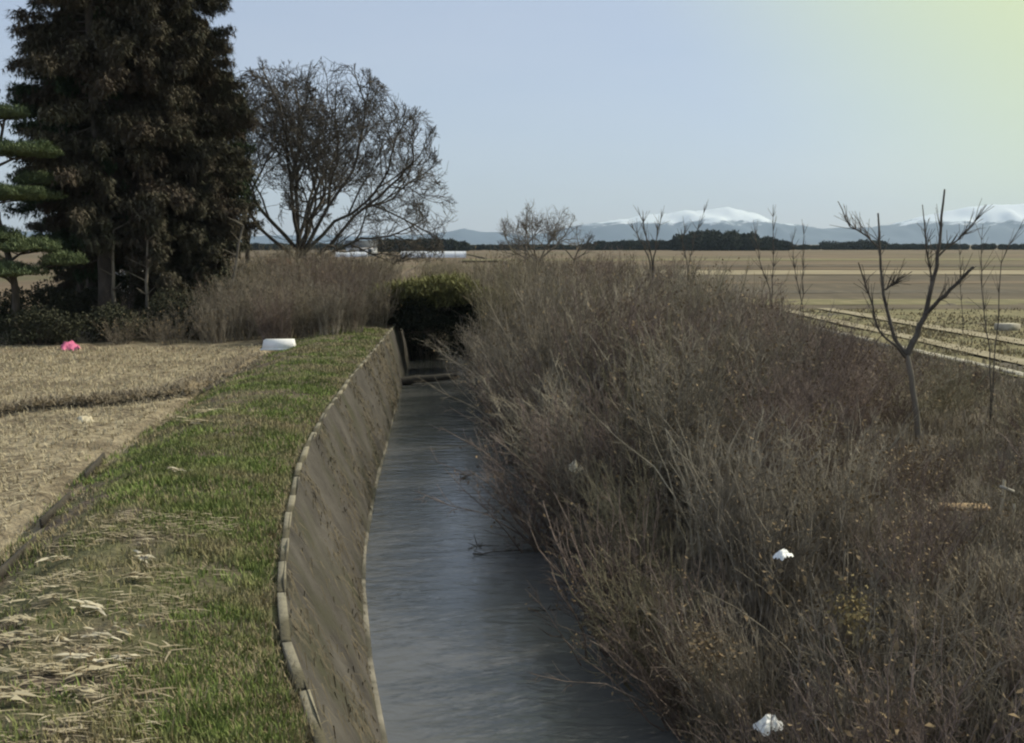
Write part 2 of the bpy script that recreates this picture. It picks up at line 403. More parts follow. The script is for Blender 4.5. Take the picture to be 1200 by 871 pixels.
cols = [cross(y) for y in rows]
GX = np.array([c[0] for c in cols]); ZN = cols[0][1]; GY = np.repeat(rows[:, None], GX.shape[1], 1)
GZ = ground_z(GX, GY)
nr, nc = GX.shape
V = np.stack([GX, GY, GZ], -1).reshape(-1, 3)
ii, jj = np.meshgrid(np.arange(nr - 1), np.arange(nc - 1), indexing='ij')
a = (ii * nc + jj).ravel()
F = np.stack([a, a + 1, a + nc + 1, a + nc], -1)
zone_f = ZN[jj.ravel()]
far_left = (zone_f == 0) & (rows[ii.ravel()] > 46)
fm = np.where(far_left | (rows[ii.ravel()] > 62), 4, zone_f)
g = obj('ground', mesh_np('ground', V, F, [M['stubble_soil'], M['bank_soil'], M['mud'], M['scrub_soil'], M['pasture']], True, fm))
struct(g)

# water surface
wy = np.concatenate([np.arange(-58, 60, 1.0), np.arange(60, 66, 1.0)])
wl = TOE(wy) - .35; wr = RIGHT(wy) + .6
V = np.concatenate([np.stack([wl, wy, np.full_like(wy, WATER_Z)], -1), np.stack([wr, wy, np.full_like(wy, WATER_Z)], -1)])
k = np.arange(len(wy) - 1); n = len(wy)
F = np.stack([k, k + n, k + n + 1, k + 1], -1)
struct(obj('water', mesh_np('water', V, F, M['water'], True)))

# ------------------------------------------------------------------ right-hand fields, path and ditch edge
def sheet(name, pts, z, m, noise=0.0, nx=2, ny=40):
    """Quad patch: pts = near-left, near-right, far-right, far-left (x, y)."""
    p = [np.array(q, float) for q in pts]
    u = np.linspace(0, 1, nx + 1); v = np.linspace(0, 1, ny + 1)
    uu, vv = np.meshgrid(u, v)
    P = ((1 - uu) * (1 - vv))[..., None] * p[0] + (uu * (1 - vv))[..., None] * p[1] + (uu * vv)[..., None] * p[2] + ((1 - uu) * vv)[..., None] * p[3]
    zz = np.full(uu.shape, z) + (vnoise(P[..., 0], P[..., 1], .6, 4) * noise if noise else 0)
    V = np.concatenate([P, zz[..., None]], -1).reshape(-1, 3)
    i, j = np.meshgrid(np.arange(ny), np.arange(nx), indexing='ij'); a = (i * (nx + 1) + j).ravel()
    F = np.stack([a, a + 1, a + nx + 2, a + nx + 1], -1)
    return struct(obj(name, mesh_np(name, V, F, m, True)))

sheet('grass_verge', [(13.2, 8), (30, 8), (34, 56), (11.9, 56)], .19, M['verge'], .04, 40, 60)
sheet('ploughed_field', [(11.9, 56.2), (90, 56.2), (150, 118), (8, 118)], .19, M['ploughed'], .04, 40, 40)
sheet('stubble_field', [(8, 119), (180, 119), (220, 140), (6, 140)], .22, M['straw_field'], .03, 20, 10)
sheet('pasture', [(4, 141), (300, 141), (600, 420), (-20, 420)], .25, M['pasture'])
sheet('field_strip', [(12.2, 60), (70, 61), (74, 67), (12.2, 66)], .205, M['verge'], .02, 30, 6)
sheet('field_strip', [(12.0, 74), (90, 76), (94, 81), (12.0, 79)], .207, M['scrub_soil'], .02, 30, 6)
sheet('field_strip', [(12.0, 92), (110, 95), (114, 101), (12.0, 97)], .206, M['pasture'], .02, 30, 6)
sheet('field_strip', [(0, 155), (200, 158), (210, 176), (0, 172)], .30, M['ploughed'], 0, 10, 4)
sheet('field_strip', [(-10, 215), (260, 220), (280, 250), (-10, 240)], .30, M['verge'], 0, 10, 4)
sheet('path', [(14.4, 8), (15.2, 8), (13.9, 57), (13.2, 57)], .243, M['path'], .01, 3, 60)
sheet('path', [(17.0, 30), (18.0, 30), (16.4, 56), (15.5, 56)], .247, M['path'], .01, 3, 40)

# ------------------------------------------------------------------ canal wall on the left
rev = thing('canal_revetment', 'sloping grey concrete canal wall with pale coping along the grass bank', 'canal wall')
ry = np.arange(-20, 60.01, .25); ns = 18
RV = []
for y in ry:
    t, w = float(TOP(y)), float(TOE(y))
    s = np.linspace(0, 1, ns)
    x = t + .04 + (w + .02 - t) * s
    z = 0.02 - 2.35 * s
    bulge = .10 * np.sin(s * math.pi)
    RV.append(np.stack([x + bulge * .5 + vnoise(s * 9, np.full(ns, y), 1.0, 2) * .02, np.full(ns, y), z + .045 + vnoise(s * 14, np.full(ns, y * 2.2), 1, 8) * .025], -1))
RV = np.array(RV); n0 = len(ry)
i, j = np.meshgrid(np.arange(n0 - 1), np.arange(ns - 1), indexing='ij'); a = (i * ns + j).ravel()
obj('wall_face', mesh_np('wall_face', RV.reshape(-1, 3), np.stack([a, a + 1, a + ns + 1, a + ns], -1), M['revetment'], True), rev)
# toe beam just above the water
ty = np.arange(-20, 60.01, .5)
prof = np.array([[-.12, -2.25], [-.13, -1.95], [-.11, -1.93], [-.03, -1.935], [-.01, -1.955], [-.01, -2.25]])
TV = np.array([np.stack([TOE(y) + prof[:, 0], np.full(6, y), prof[:, 1]], -1) for y in ty])
i, j = np.meshgrid(np.arange(len(ty) - 1), np.arange(5), indexing='ij'); a = (i * 6 + j).ravel()
obj('toe_beam', mesh_np('toe_beam', TV.reshape(-1, 3), np.stack([a, a + 1, a + 7, a + 6], -1), M['toe']), rev)
# coping stones, one by one, uneven and worn
y = 3.0
while y < 50:
    ln = random.uniform(.9, 1.5); y2 = y + ln
    x1, x2 = float(TOP(y)), float(TOP(y2)); a = math.atan2(-(x2 - x1), ln)
    V, F = box_np(random.uniform(.08, .09), ln * 1.0 - .006, .12, .007)
    V = V + rng.normal(0, .0035, V.shape)
    obj('coping_stone', mesh_np('coping_stone', V, F, M['coping']), rev,
        ((x1 + x2) / 2 + .01 + random.uniform(-.006, .006), (y + y2) / 2, .005 + random.uniform(-.008, .006)), (random.uniform(-.005, .005), random.uniform(-.04, .02), a + random.uniform(-.006, .006)))
    y = y2

# ------------------------------------------------------------------ grass and stubble
def scatter(n, xf, y0, y1, power=1.6):
    """Positions with density falling with distance; xf(Y, u) -> X."""
    u = rng.uniform(0, 1, n)
    e = 1 - power
    Y = (y0 ** e + u * (y1 ** e - y0 ** e)) ** (1 / e)
    return xf(Y, rng.uniform(0, 1, n)), Y

def blade_field(name, label, cat, n, xf, y0, y1, hmin, hmax, width, m, lean=.45, power=1.6, mask=None, segs=2, bend=.3):
    X, Y = scatter(n, xf, y0, y1, power)
    if mask is not None:
        k = mask(X, Y) > rng.uniform(0, 1, len(X)); X, Y = X[k], Y[k]
    if name in ('grass', 'dry_grass'):      # gather the blades into tufts
        nt_ = len(X) // 16; q = rng.integers(0, nt_, len(X)); sp = (.035 + .0035 * Y[q]) * (.6 + .8 * rng.uniform(0, 1, nt_)[q])
        loose = rng.uniform(0, 1, len(X)) < .35
        X, Y = np.where(loose, X, X[q] + rng.normal(0, 1, len(X)) * sp), np.where(loose, Y, Y[q] + rng.normal(0, 1, len(X)) * sp)
    Z = ground_z(X, Y) - .01
    if name == 'verge_grass': Z = np.where(X > 13.2, .17, Z)
    n = len(X)
    h = rng.uniform(hmin, hmax, n) * (1 + .35 * vnoise(X, Y, 1.7, 12))
    a = rng.uniform(0, 2 * math.pi, n); l = np.abs(rng.normal(0, lean, n))
    d = np.stack([np.cos(a) * l, np.sin(a) * l, np.ones(n)], -1); d /= np.linalg.norm(d, axis=1, keepdims=True)
    w = width * (1 + Y / 18.0)
    V, F = blades(np.stack([X, Y, Z], -1), h, w, d, bend, segs)
    return stuff(obj(name, mesh_np(name, V, F, m)), label, cat)

bank_x = lambda Y, u: EDGE(Y) - .35 + (TOP(Y) - .12 - EDGE(Y) + .35) * u
green_mask = lambda X, Y: np.clip(.72 + .75 * vnoise(X, Y, .8, 21) + .45 * vnoise(X, Y, 2.3, 22) + 1.1 * ((X - EDGE(Y)) / np.maximum(TOP(Y) - EDGE(Y), .1) - .5), .04, 1) * np.where((Y < 12.5) & (X < -2.7 - .12 * (Y - 7) + .5 * vnoise(X, Y, 1.5, 77)), .22, 1)
blade_field('grass', 'short green grass covering the bank between field and canal wall', 'grass', 170000, bank_x, 5, 44, .05, .16, .010, M['grass'], mask=green_mask)
blade_field('dry_grass', 'tufts of dry yellowed grass mixed into the green bank', 'dry grass', 48000, bank_x, 5, 46, .05, .18, .009, M['dry_grass'], lean=.8,
            mask=lambda X, Y: np.clip(.34 - .8 * vnoise(X, Y, .8, 21) + .5 * vnoise(X, Y, 2.5, 6), 0, 1) * np.where((Y < 12.5) & (X < -2.7 - .12 * (Y - 7) + .5 * vnoise(X, Y, 1.5, 77)), .45, 1))
edge_x = lambda Y, u: TOP(Y) + .08 - .7 * u ** 1.6
blade_field('coping_weeds', 'dry brown weeds growing along the top of the canal wall', 'weeds', 26000, edge_x, 5, 44, .04, .17, .009, M['dry_grass'], lean=.7,
            mask=lambda X, Y: np.clip(.5 + .9 * vnoise(X, Y, 1.3, 31), 0, 1))
n = 6500; sW = rng.uniform(0, 1, n) ** 1.3; YW = rng.uniform(6, 42, n); keep = vnoise(sW * 2 + YW * .4, YW * .9, 1.0, 88) > rng.uniform(-.5, .9, n); sW, YW = sW[keep], YW[keep]; n = len(sW)
XW = TOP(YW) + .06 + (TOE(YW) - TOP(YW)) * sW + .05 * np.sin(sW * math.pi); ZW = .06 - 2.35 * sW + .05
dW = np.stack([np.full(n, .35) + rng.normal(0, .25, n), rng.normal(-.35, .4, n), -.8 + rng.normal(0, .3, n)], -1); dW /= np.linalg.norm(dW, axis=1, keepdims=True)
V, F = blades(np.stack([XW, YW, ZW], -1), rng.uniform(.08, .32, n), .010 * (1 + YW / 20), dW, .0, 2)
stuff(obj('wall_creeper', mesh_np('wall_creeper', V, F, M['wall_creeper'])), 'dry brown creeper strands clinging to the sloping canal wall', 'creeper')
# rice stubble in rows
st = []
for k in range(0, 130):
    yy = np.arange(9, 39.5, .2)
    xx = EDGE(yy) - .35 - k * .27 + rng.normal(0, .03, len(yy))
    keep = (np.abs(xx) < yy * .6 + 3) & (rng.uniform(0, 1, len(yy)) < .8)
    st.append(np.stack([xx[keep], yy[keep] + rng.normal(0, .03, keep.sum())], -1))
st = np.concatenate(st)
rep = np.repeat(st, 5, 0) + rng.normal(0, .025, (len(st) * 5, 2))
X, Y = rep[:, 0], rep[:, 1]; n = len(X)
d = rand_dirs(n, .75, 1)
V, F = blades(np.stack([X, Y, ground_z(X, Y) - .01], -1), rng.uniform(.07, .19, n), .015 * (1 + Y / 25), d, .05, 1)
stuff(obj('rice_stubble', mesh_np('rice_stubble', V, F, M['straw'])), 'rows of cut rice stubble standing in the tan field', 'stubble')
# loose straw lying on the field
X, Y = scatter(26000, lambda Y, u: EDGE(Y) - .3 - u * 16, 8, 40, 1.4)
k = vnoise(X, Y, .5, 41) + .4 * vnoise(X, Y, 2, 43) > rng.uniform(-.8, .7, len(X)); X, Y = X[k], Y[k]; n = len(X)
d = rand_dirs(n, -.05, .12)
V, F = blades(np.stack([X, Y, ground_z(X, Y) + .02], -1), rng.uniform(.12, .4, n), .012 * (1 + Y / 18), d, .03, 1)
stuff(obj('loose_straw', mesh_np('loose_straw', V, F, M['straw'])), 'loose pale straw strewn over the harvested field', 'straw')
# dead grass below the scrub on the right bank
scr_x = lambda Y, u: RIGHT(Y) + .2 + u * (12.3 - RIGHT(Y))
blade_field('dead_grass', 'dead brown grass under the shrubs of the right bank', 'dead grass', 90000, scr_x, 6, 58, .15, .6, .010, M['scrub_grass'], lean=.55, power=1.5)
blade_field('verge_grass', 'rough yellowing grass beside the pale paths on the right', 'verge grass', 60000, lambda Y, u: 12.2 + u * 20, 16, 55.5, .06, .24, .022, M['dry_grass'], lean=.6, power=1.3,
            mask=lambda X, Y: np.clip(.45 + .9 * vnoise(X * .5, Y, .5, 51), 0, 1))

# ------------------------------------------------------------------ plants: builders
def stem_lines(nst, height, spread, base_r, twigs, seed, r0=.014, curve=.5, tw_len=(.2, .45), sub=2):
    R = np.random.default_rng(seed); lines = []; tw = []
    for s in range(nst):
        a = R.uniform(0, 2 * math.pi); b = base_r * math.sqrt(R.uniform(0, 1))
        p0 = np.array([b * math.cos(a), b * math.sin(a), -.12])
        a2 = a + R.normal(0, .6); lean = abs(R.normal(0, spread)) ; h = height * R.uniform(.55, 1.0)
        n = 6; t = np.linspace(0, 1, n)
        lat = lean * h * (t ** (1 + curve * R.uniform(.2, .8)))
        P = p0 + np.stack([np.cos(a2) * lat, np.sin(a2) * lat, t * h], -1)
        P[1:, :2] += np.cumsum(R.normal(0, .038 * h, (n - 1, 2)), 0)
        rr = r0 * R.uniform(.6, 1.15) * (1 - .78 * t)
        lines.append((P, rr))
        for q in range(twigs):
            u = R.uniform(.22, .98); k = min(int(u * (n - 1)), n - 2); f = u * (n - 1) - k
            o = P[k] * (1 - f) + P[k + 1] * f
            dr = P[k + 1] - P[k]; dr = dr / np.linalg.norm(dr)
            side = R.normal(0, 1, 3); side -= dr * side.dot(dr); side /= np.linalg.norm(side)
            d = dr * R.uniform(.6, 1.1) + side * R.uniform(.5, 1.2) + np.array([0, 0, .1]); d /= np.linalg.norm(d)
            L = R.uniform(*tw_len) * (1.25 - .6 * u) * height / 2.2
            m = o + d * L * .5; e = m + (d + R.normal(0, .22, 3) + np.array([0, 0, .15])) * L * .5
            tr = r0 * .36 * (1.1 - .5 * u)
            tw.append((np.array([o, m, e]), np.array([tr, tr * .75, tr * .35])))
            for z in range(sub):
                w = o + (m - o) * R.uniform(.4, 1.0)
                d2 = d + R.normal(0, .5, 3); d2 /= np.linalg.norm(d2)
                tw.append((np.array([w, w + d2 * L * R.uniform(.3, .55)]), np.array([tr * .6, tr * .3])))
    return lines, tw

def leaves(P, size, R, flat=.0):
    n = len(P); d = R.normal(0, 1, (n, 3)); d[:, 2] -= flat; d /= np.linalg.norm(d, axis=1, keepdims=True)
    s = R.normal(0, 1, (n, 3)); s -= d * (s * d).sum(1, keepdims=True); s /= np.linalg.norm(s, axis=1, keepdims=True)
    L = (size * R.uniform(.6, 1.3, n))[:, None]
    c = np.cross(d, s) * L * .12
    V = np.stack([P, P + d * L * .5 + s * L * .26 + c, P + d * L, P + d * L * .5 - s * L * .26 + c], 1).reshape(-1, 3)
    F = np.arange(n * 4).reshape(n, 4)
    return V, F

def shrub_proto(kind, seed):
    R = np.random.default_rng(seed + 1000)
    if kind == 'tall':   L, T = stem_lines(54, 2.6, .21, .50, 13, seed, .017)
    elif kind == 'arch': L, T = stem_lines(48, 2.3, .36, .45, 13, seed, .016, 1.2)
    elif kind == 'low':  L, T = stem_lines(44, 1.25, .50, .42, 11, seed, .011, .8)
    else:                L, T = stem_lines(38, 1.15, .75, .40, 12, seed, .011, 1.6)
    me1 = mesh_np('stems', *tubes(L, 4), M['stem_grey']); me2 = mesh_np('twigs', *tubes(T, 3), M['stem_grey'])
    ends = np.array([t[0][-1] for t in T]); k = R.uniform(0, 1, len(ends)) < .13
    me3 = mesh_np('withered_leaves', *leaves(ends[k], .06, R, .4), M['dead_leaf'])
    return me1, me2, me3

PROTO = {}
for kind, cnt in (('tall', 4), ('arch', 3), ('low', 3), ('wide', 3)):
    PROTO[kind] = [shrub_proto(kind, 10 * i + len(kind)) for i in range(cnt)]
TINT = {}
def tinted(me, m):
    key = (me.name, m.name)
    if key not in TINT:
        c = me.copy(); c.materials.clear(); c.materials.append(m); TINT[key] = c
    return TINT[key]

def shrub(kind, X, Y, top, m, label, group, name='bare_shrub', leafy=True, lean=(0, 0), z=None):
    a, b, c = random.choice(PROTO[kind])
    z = float(ground_z(X, Y)) if z is None else z
    full = {'tall': 2.45, 'arch': 2.15, 'low': 1.2, 'wide': 1.05}[kind]
    h = max(.5, top - z); s = h / full
    r = thing(name, label, 'shrub', (X, Y, z), (lean[0], lean[1], random.uniform(0, 6.28)), group, (s * random.uniform(.9, 1.15), s * random.uniform(.9, 1.15), s) if s < 1.3 else (1.25, 1.25, s))
    obj('stems', tinted(a, m), r); obj('twigs', tinted(b, m), r)
    if leafy: obj('withered_leaves', c, r)
    return r

# ------------------------------------------------------------------ thicket on the right bank
def thicket_top(X, Y):
    d = X - float(RIGHT(Y))
    crest = np.interp(Y, [5, 8, 11, 14, 17, 20, 25, 30, 40, 60], [-.2, .25, .55, 1.0, 1.8, 2.45, 2.95, 3.15, 3.1, 2.8])
    low = np.interp(Y, [5, 14, 20, 40, 60], [.3, .75, .95, 1.1, 1.2])
    u = np.clip((d - np.interp(Y, [8, 16, 24, 35], [2.0, 2.6, 4.2, 6.2])) / 3.2, 0, 1)
    t = crest * (1 - u) + min(low, crest) * u
    t = min(t, np.interp(X, [8, 11.5], [3, .55])) if Y > 17 else t
    if d < .9: t = t * .62 + .38 * (-.8)
    return t
LAND = [(1075, 440, 'the young bare tree'), (765, 290, 'the V-shaped sapling'), (918, 652, 'the white plastic scrap'), (675, 553, 'the pale hanging scrap'),
        (900, 850, 'the white plastic bag'), (1130, 594, 'the tan board'), (958, 488, 'the ochre leaf clump'), (600, 662, 'the fallen branch'),
        (510, 335, 'the bamboo grass'), (485, 455, 'the fallen log'), (906, 320, 'the two-stemmed sapling'), (1176, 600, 'the bamboo stakes'), (1000, 712, 'the ochre weed'), (830, 752, 'the curled weed')]
def landmark(X, Y, top):
    z = (float(ground_z(X, Y)) + top) / 2; u = 600 + FPX * X / Y; v = 286 + FPX * (CAM_Z - z) / Y
    best = min(LAND, key=lambda l: (l[0] - u) ** 2 + (l[1] - v) ** 2); du, dv = u - best[0], v - best[1]
    dist = math.hypot(du, dv); near = 'just ' if dist < 55 else ('well ' if dist > 130 else '')
    side = ('right of' if du > 0 else 'left of') if abs(du) > abs(dv) else ('below' if dv > 0 else 'above')
    return near + side + ' ' + best[2]
def size_word(h): return 'knee-high bare' if h < .9 else ('waist-high bare' if h < 1.5 else ('man-high bare' if h < 2.3 else 'tall bare'))
random.seed(11)
pts = []
tries = 0
while tries < 9000 and len(pts) < 290:
    tries += 1
    Y = random.uniform(5.5, 60); d = random.uniform(-.1 if Y < 26 else .5, 11.5 if Y < 40 else 13)
    X = float(RIGHT(Y)) + d
    if X > 12.5 or abs(X) > Y * .56 + 2.5: continue
    gap = np.interp(Y, [6, 15, 30, 60], [.85, 1.0, 1.35, 1.9])
    if any((X - p[0]) ** 2 + (Y - p[1]) ** 2 < gap * gap for p in pts): continue
    if Y < 10.2 and abs(X / Y - .235) < .06 and d < 1.2: continue
    pts.append((X, Y, d))
YT = 19.5; XT = 7.31      # the young tree
for X, Y, d in pts:
    top = thicket_top(X, Y) + random.gauss(0, .16) * (1.0 if Y > 16 else .6)
    if 7 < Y < YT and abs(X / Y - XT / YT) < .05: top = min(top, CAM_Z - 228 / FPX * Y - .05)
    z = float(ground_z(X, Y)); h = top - z
    kind = random.choice(['tall', 'tall', 'arch']) if h > 1.7 else random.choice(['low', 'wide', 'low'])
    red = .2 + .5 * np.clip((d - 2.5) / 3, 0, 1) + (.15 if Y < 14 else 0)
    q = random.random()
    m = M['stem_red'] if q < red else (M['stem_pale'] if q > .93 else (M['stem_olive'] if q > .80 else M['stem_grey']))
    tone = {'stem_red': 'reddish-brown', 'stem_olive': 'olive-brown', 'stem_grey': 'grey-brown', 'stem_pale': 'pale straw-coloured'}[m.name]
    if d < .9: place, grp = 'leaning over the water', 'shrubs overhanging the canal'
    elif Y < 14: place, grp = 'in the near scrub', 'low shrubs nearest the viewer'
    elif d > 5.5: place, grp = 'beside the path', 'low scrub beside the path'
    elif Y < 30: place, grp = 'in mid thicket', 'tall thicket shrubs'
    else: place, grp = 'in the far thicket', 'far thicket shrubs'
    lean = (0, 0)
    r = shrub(kind, X, Y, top, m, f'{tone} {size_word(h)} shrub {landmark(X, Y, top)}, {place}', f'{tone} {grp}')
    if d < .9:
        r.rotation_euler = (random.uniform(-.15, .15), random.uniform(-.55, -.25), random.uniform(-.4, .4))

# leafy ochre weeds caught among the twigs
def leaf_clump(X, Y, z, rad, n, m, label, name='withered_weed', size=.055, group=None):
    R = np.random.default_rng(int(abs(X * 97 + Y * 13) * 10))
    L, T = stem_lines(9, rad * 1.5, .5, .1, 3, int(Y * 31), .006, .8, sub=0)
    r = thing(name, label, 'weed', (X, Y, z), (0, 0, 0), group)
    obj('stems', mesh_np('stems', *tubes(L + T, 3), M['stem_olive']), r)
    P = R.normal(0, .55, (n, 3)) * rad; P[:, 2] += rad * 1.1
    obj('leaves', mesh_np('leaves', *leaves(P, size, R, .5), m), r)
for (u, v, Y, rad, lab) in [(958, 488, 18.5, .32, 'small clump of ochre leaves amid the grey thicket twigs'),
                            (1000, 712, 10.2, .2, 'yellow-ochre withered weed low in the near scrub'),
                            (1078, 535, 15.5, .38, 'olive-tan dry weed clump below the young bare tree'),
                            (830, 752, 10.6, .22, 'straw-yellow curled weed near the dark water edge')]:
    p = at_depth(u, v, Y); leaf_clump(p.x, p.y, p.z - rad * 1.3, rad, 260, M['ochre_leaf'] if 'ochre' in lab else M['dead_leaf'], lab)

# ------------------------------------------------------------------ trees
# the big bare tree and its neighbour: limbs that fork again and again inside a rounded crown
def forking_tree(name, label, loc, trunk, limbs, centre, radii, L0, r0, depth, seed, m, ratio=.66, kids=4, zmin=2.6):
    R = np.random.default_rng(seed); big = []; mid = []; fine = []
    c = np.array(centre); rad = np.array(radii)
    def inside(p): return (((p - c) / rad) ** 2).sum() < 1.0 + .34 * float(vnoise(p[0] * .8 + p[1] * .5, p[2] * .8 - p[1] * .4, 1.0, seed)) and p[2] > zmin
    def grow(p, d, L, r, dep):
        n = 5 if dep < 3 else 3
        P = [p]; dd = d / np.linalg.norm(d)
        for k in range(n):
            dd = dd + R.normal(0, .16 if dep < 3 else .24, 3) + np.array([0, 0, .05]); dd /= np.linalg.norm(dd)
            q = P[-1] + dd * L / n
            if not inside(q) and dep > 0:
                if k > 0: break
                q = P[-1] + dd * L / n * .5
            P.append(q)
        P = np.array(P); n = len(P)
        rr = np.linspace(r, r * .55, n)
        (big if dep < 2 else (mid if dep < 4 else fine)).append((P, rr))
        if dep >= depth: return
        for k in range(kids + (1 if dep == depth - 1 else 0)):
            f = 1.0 if k == 0 else R.uniform(.3, 1)
            x = f * (n - 1); i0 = min(int(x), n - 2); o = P[i0] + (P[i0 + 1] - P[i0]) * (x - i0)
            ax = P[i0 + 1] - P[i0]; ax /= np.linalg.norm(ax)
            sd_ = R.normal(0, 1, 3); sd_ -= ax * sd_.dot(ax); sd_ /= np.linalg.norm(sd_)
            a = R.uniform(.15, .4) if k == 0 else R.uniform(.5, .95)
            grow(o, ax * math.cos(a) + sd_ * math.sin(a), L * ratio * R.uniform(.75, 1.2), max(r * (.62 if k == 0 else .5), .015), dep + 1)
    T = np.array(trunk, float); tl = np.linspace(0, len(T) - 1, 12)
    TQ = np.stack([np.interp(tl, np.arange(len(T)), T[:, k]) for k in range(3)], -1)
    big.append((TQ, np.linspace(r0 * 2.0, r0 * 1.25, 12)))
    for (f, d, l) in limbs:
        o = TQ[min(int(f * 11), 11)]
        grow(o, np.array(d, float), L0 * l, r0 * (.6 + .4 * l), 0)
    t = thing(name, label, 'tree', loc)
    obj('trunk', mesh_np('trunk', *tubes(big, 7), m, True), t)
    cr = obj('crown', mesh_np('crown', *tubes(mid, 4), m), t)
    obj('twigs', mesh_np('twigs', *tubes(fine, 3), m), cr)
    return t
forking_tree('bare_tree', 'large leafless tree with rounded spreading crown right of the conifers', (-11.6, 60, -.1),
             [(0, 0, -.3), (.05, 0, 1.2), (-.05, .1, 2.3), (0, 0, 3.2)],
             [(1, (-.35, .1, 1), 1.15), (1, (.15, -.2, 1), 1.2), (.9, (.75, .2, .8), 1.15), (.8, (1, -.15, .42), 1.15), (.95, (.3, 1, .9), .95), (.95, (.1, -1, .8), .95), (.85, (-.9, -.1, .8), 1.0), (.7, (.9, .5, .3), .9), (1, (.5, -.4, 1), 1.15), (1, (.42, .3, 1), 1.2), (.9, (.62, -.1, 1), 1.25), (1, (-.1, .5, 1), 1.1)],
             (.7, 0, 5.9), (7.2, 5.8, 7.3), 4.5, .115, 5, 8, M['bare_bark'], .67, 4)
forking_tree('bare_tree', 'slender leafless tree squeezed between conifers and large bare tree', (-13.6, 56.5, -.1),
             [(0, 0, -.3), (.1, 0, 2.5), (-.05, .1, 5.0), (.1, 0, 7.2)],
             [(1, (-.2, .1, 1), 1.1), (.8, (.5, .2, 1), 1), (.65, (-.6, .1, .9), .9), (.5, (.7, -.3, .8), .8), (.9, (.1, -.6, 1), .9)],
             (0, 0, 8.2), (2.3, 2.2, 4.6), 2.6, .08, 4, 15, M['bare_bark'], .66, 4, 4)

# far bare trees above the thicket, in the gap
lb = [(1, (-.8, .1, .8), 1), (1, (.8, .1, .8), 1), (1, (.1, .8, 1), 1), (1, (0, -.7, 1), 1), (.8, (-.3, .2, 1), 1), (.8, (.4, 0, 1), 1)]
forking_tree('bare_tree', 'pale bushy leafless tree on the horizon beyond the yellow-green shrub', (at_depth(628, 300, 105).x, 105, 0), [(0, 0, -.3), (0, 0, .8), (.1, 0, 1.8)], lb,
             (0, 0, 4.4), (4.4, 3.5, 3.6), 2.6, .10, 4, 25, M['bark_pale'], .68, 4, 1.2)
forking_tree('bare_tree', 'thin leafless tree on the horizon just left of the snowy mountain', (at_depth(672, 300, 118).x, 118, 0), [(0, 0, -.3), (0, 0, .8), (.1, 0, 1.8)], lb[:4],
             (0, 0, 4.0), (2.4, 2.4, 3.3), 2.2, .08, 4, 35, M['bare_bark'], .66, 3, 1.2)

# young tree on the right, limbs laid out one by one
yt = thing('young_tree', 'young leafless tree with upswept limbs standing in the right scrub', 'tree', (XT, YT, float(ground_z(XT, YT))))
zt = float(ground_z(XT, YT))
def px_line(ptsuv, r0, r1, dy=0.0, dy2=0.0):
    P = []
    for k, (u, v) in enumerate(ptsuv):
        f = k / max(len(ptsuv) - 1, 1)
        p = at_depth(u, v, YT + dy + (dy2 - dy) * f); P.append([p.x - XT, p.y - YT, p.z - zt])
    P = np.array(P)
    n = (len(P) - 1) * 3 + 1
    t = np.linspace(0, len(P) - 1, n); Q = np.stack([np.interp(t, np.arange(len(P)), P[:, k]) for k in range(3)], -1)
    Q[1:-1] += rng.normal(0, .008, Q[1:-1].shape)
    return Q, np.linspace(r0, r1, n)
trunk = [px_line([(1078, 545), (1075, 500), (1070, 455), (1063, 416)], .062, .05)]
limbs = [(px_line([(1063, 416), (1074, 392), (1086, 362), (1097, 312), (1103, 270), (1107, 222)], .05, .012, 0, .2), 'limb'),
         (px_line([(1085, 368), (1100, 352), (1120, 334), (1141, 313)], .03, .02, .05, -.3), 'limb'),
         (px_line([(1063, 416), (1048, 396), (1036, 345), (1031, 300), (1029, 250)], .032, .012, 0, .45), 'limb'),
         (px_line([(1062, 420), (1050, 405), (1030, 388), (1018, 345), (1006, 308)], .022, .008, 0, -.5), 'limb'),
         (px_line([(1035, 340), (1046, 335), (1054, 327)], .016, .01, .3, .1), 'limb'),
         (px_line([(1030, 290), (1016, 277), (996, 266), (982, 236)], .014, .006, .3, .8), 'limb'),
         (px_line([(1100, 300), (1112, 288), (1135, 270), (1156, 240)], .016, .006, .2, .5), 'limb'),
         (px_line([(1092, 330), (1086, 290), (1081, 240)], .014, .006, .1, -.3), 'limb')]
obj('trunk', mesh_np('trunk', *tubes(trunk, 8), M['bark_pale'], True), yt)
for (Q, R_), nm in limbs:
    o = obj('limb', mesh_np('limb', *tubes([(Q, R_ * 1.25)], 6), M['bare_bark'], True), yt)
    tws = []
    for k in range(26):
        f = rng.uniform(.25, 1); q = int(f * (len(Q) - 2)); b0 = Q[q]; d = Q[q + 1] - Q[q]; d = d / np.linalg.norm(d)
        e = d + rng.normal(0, .45, 3) + np.array([0, 0, .5]); e /= np.linalg.norm(e); l = rng.uniform(.15, .5)
        tws.append((np.array([b0, b0 + e * l * .5, b0 + e * l + rng.normal(0, .04, 3)]), np.array([.009, .006, .004])))
    obj('twigs', mesh_np('twigs', *tubes(tws, 3), M['bare_bark']), o)

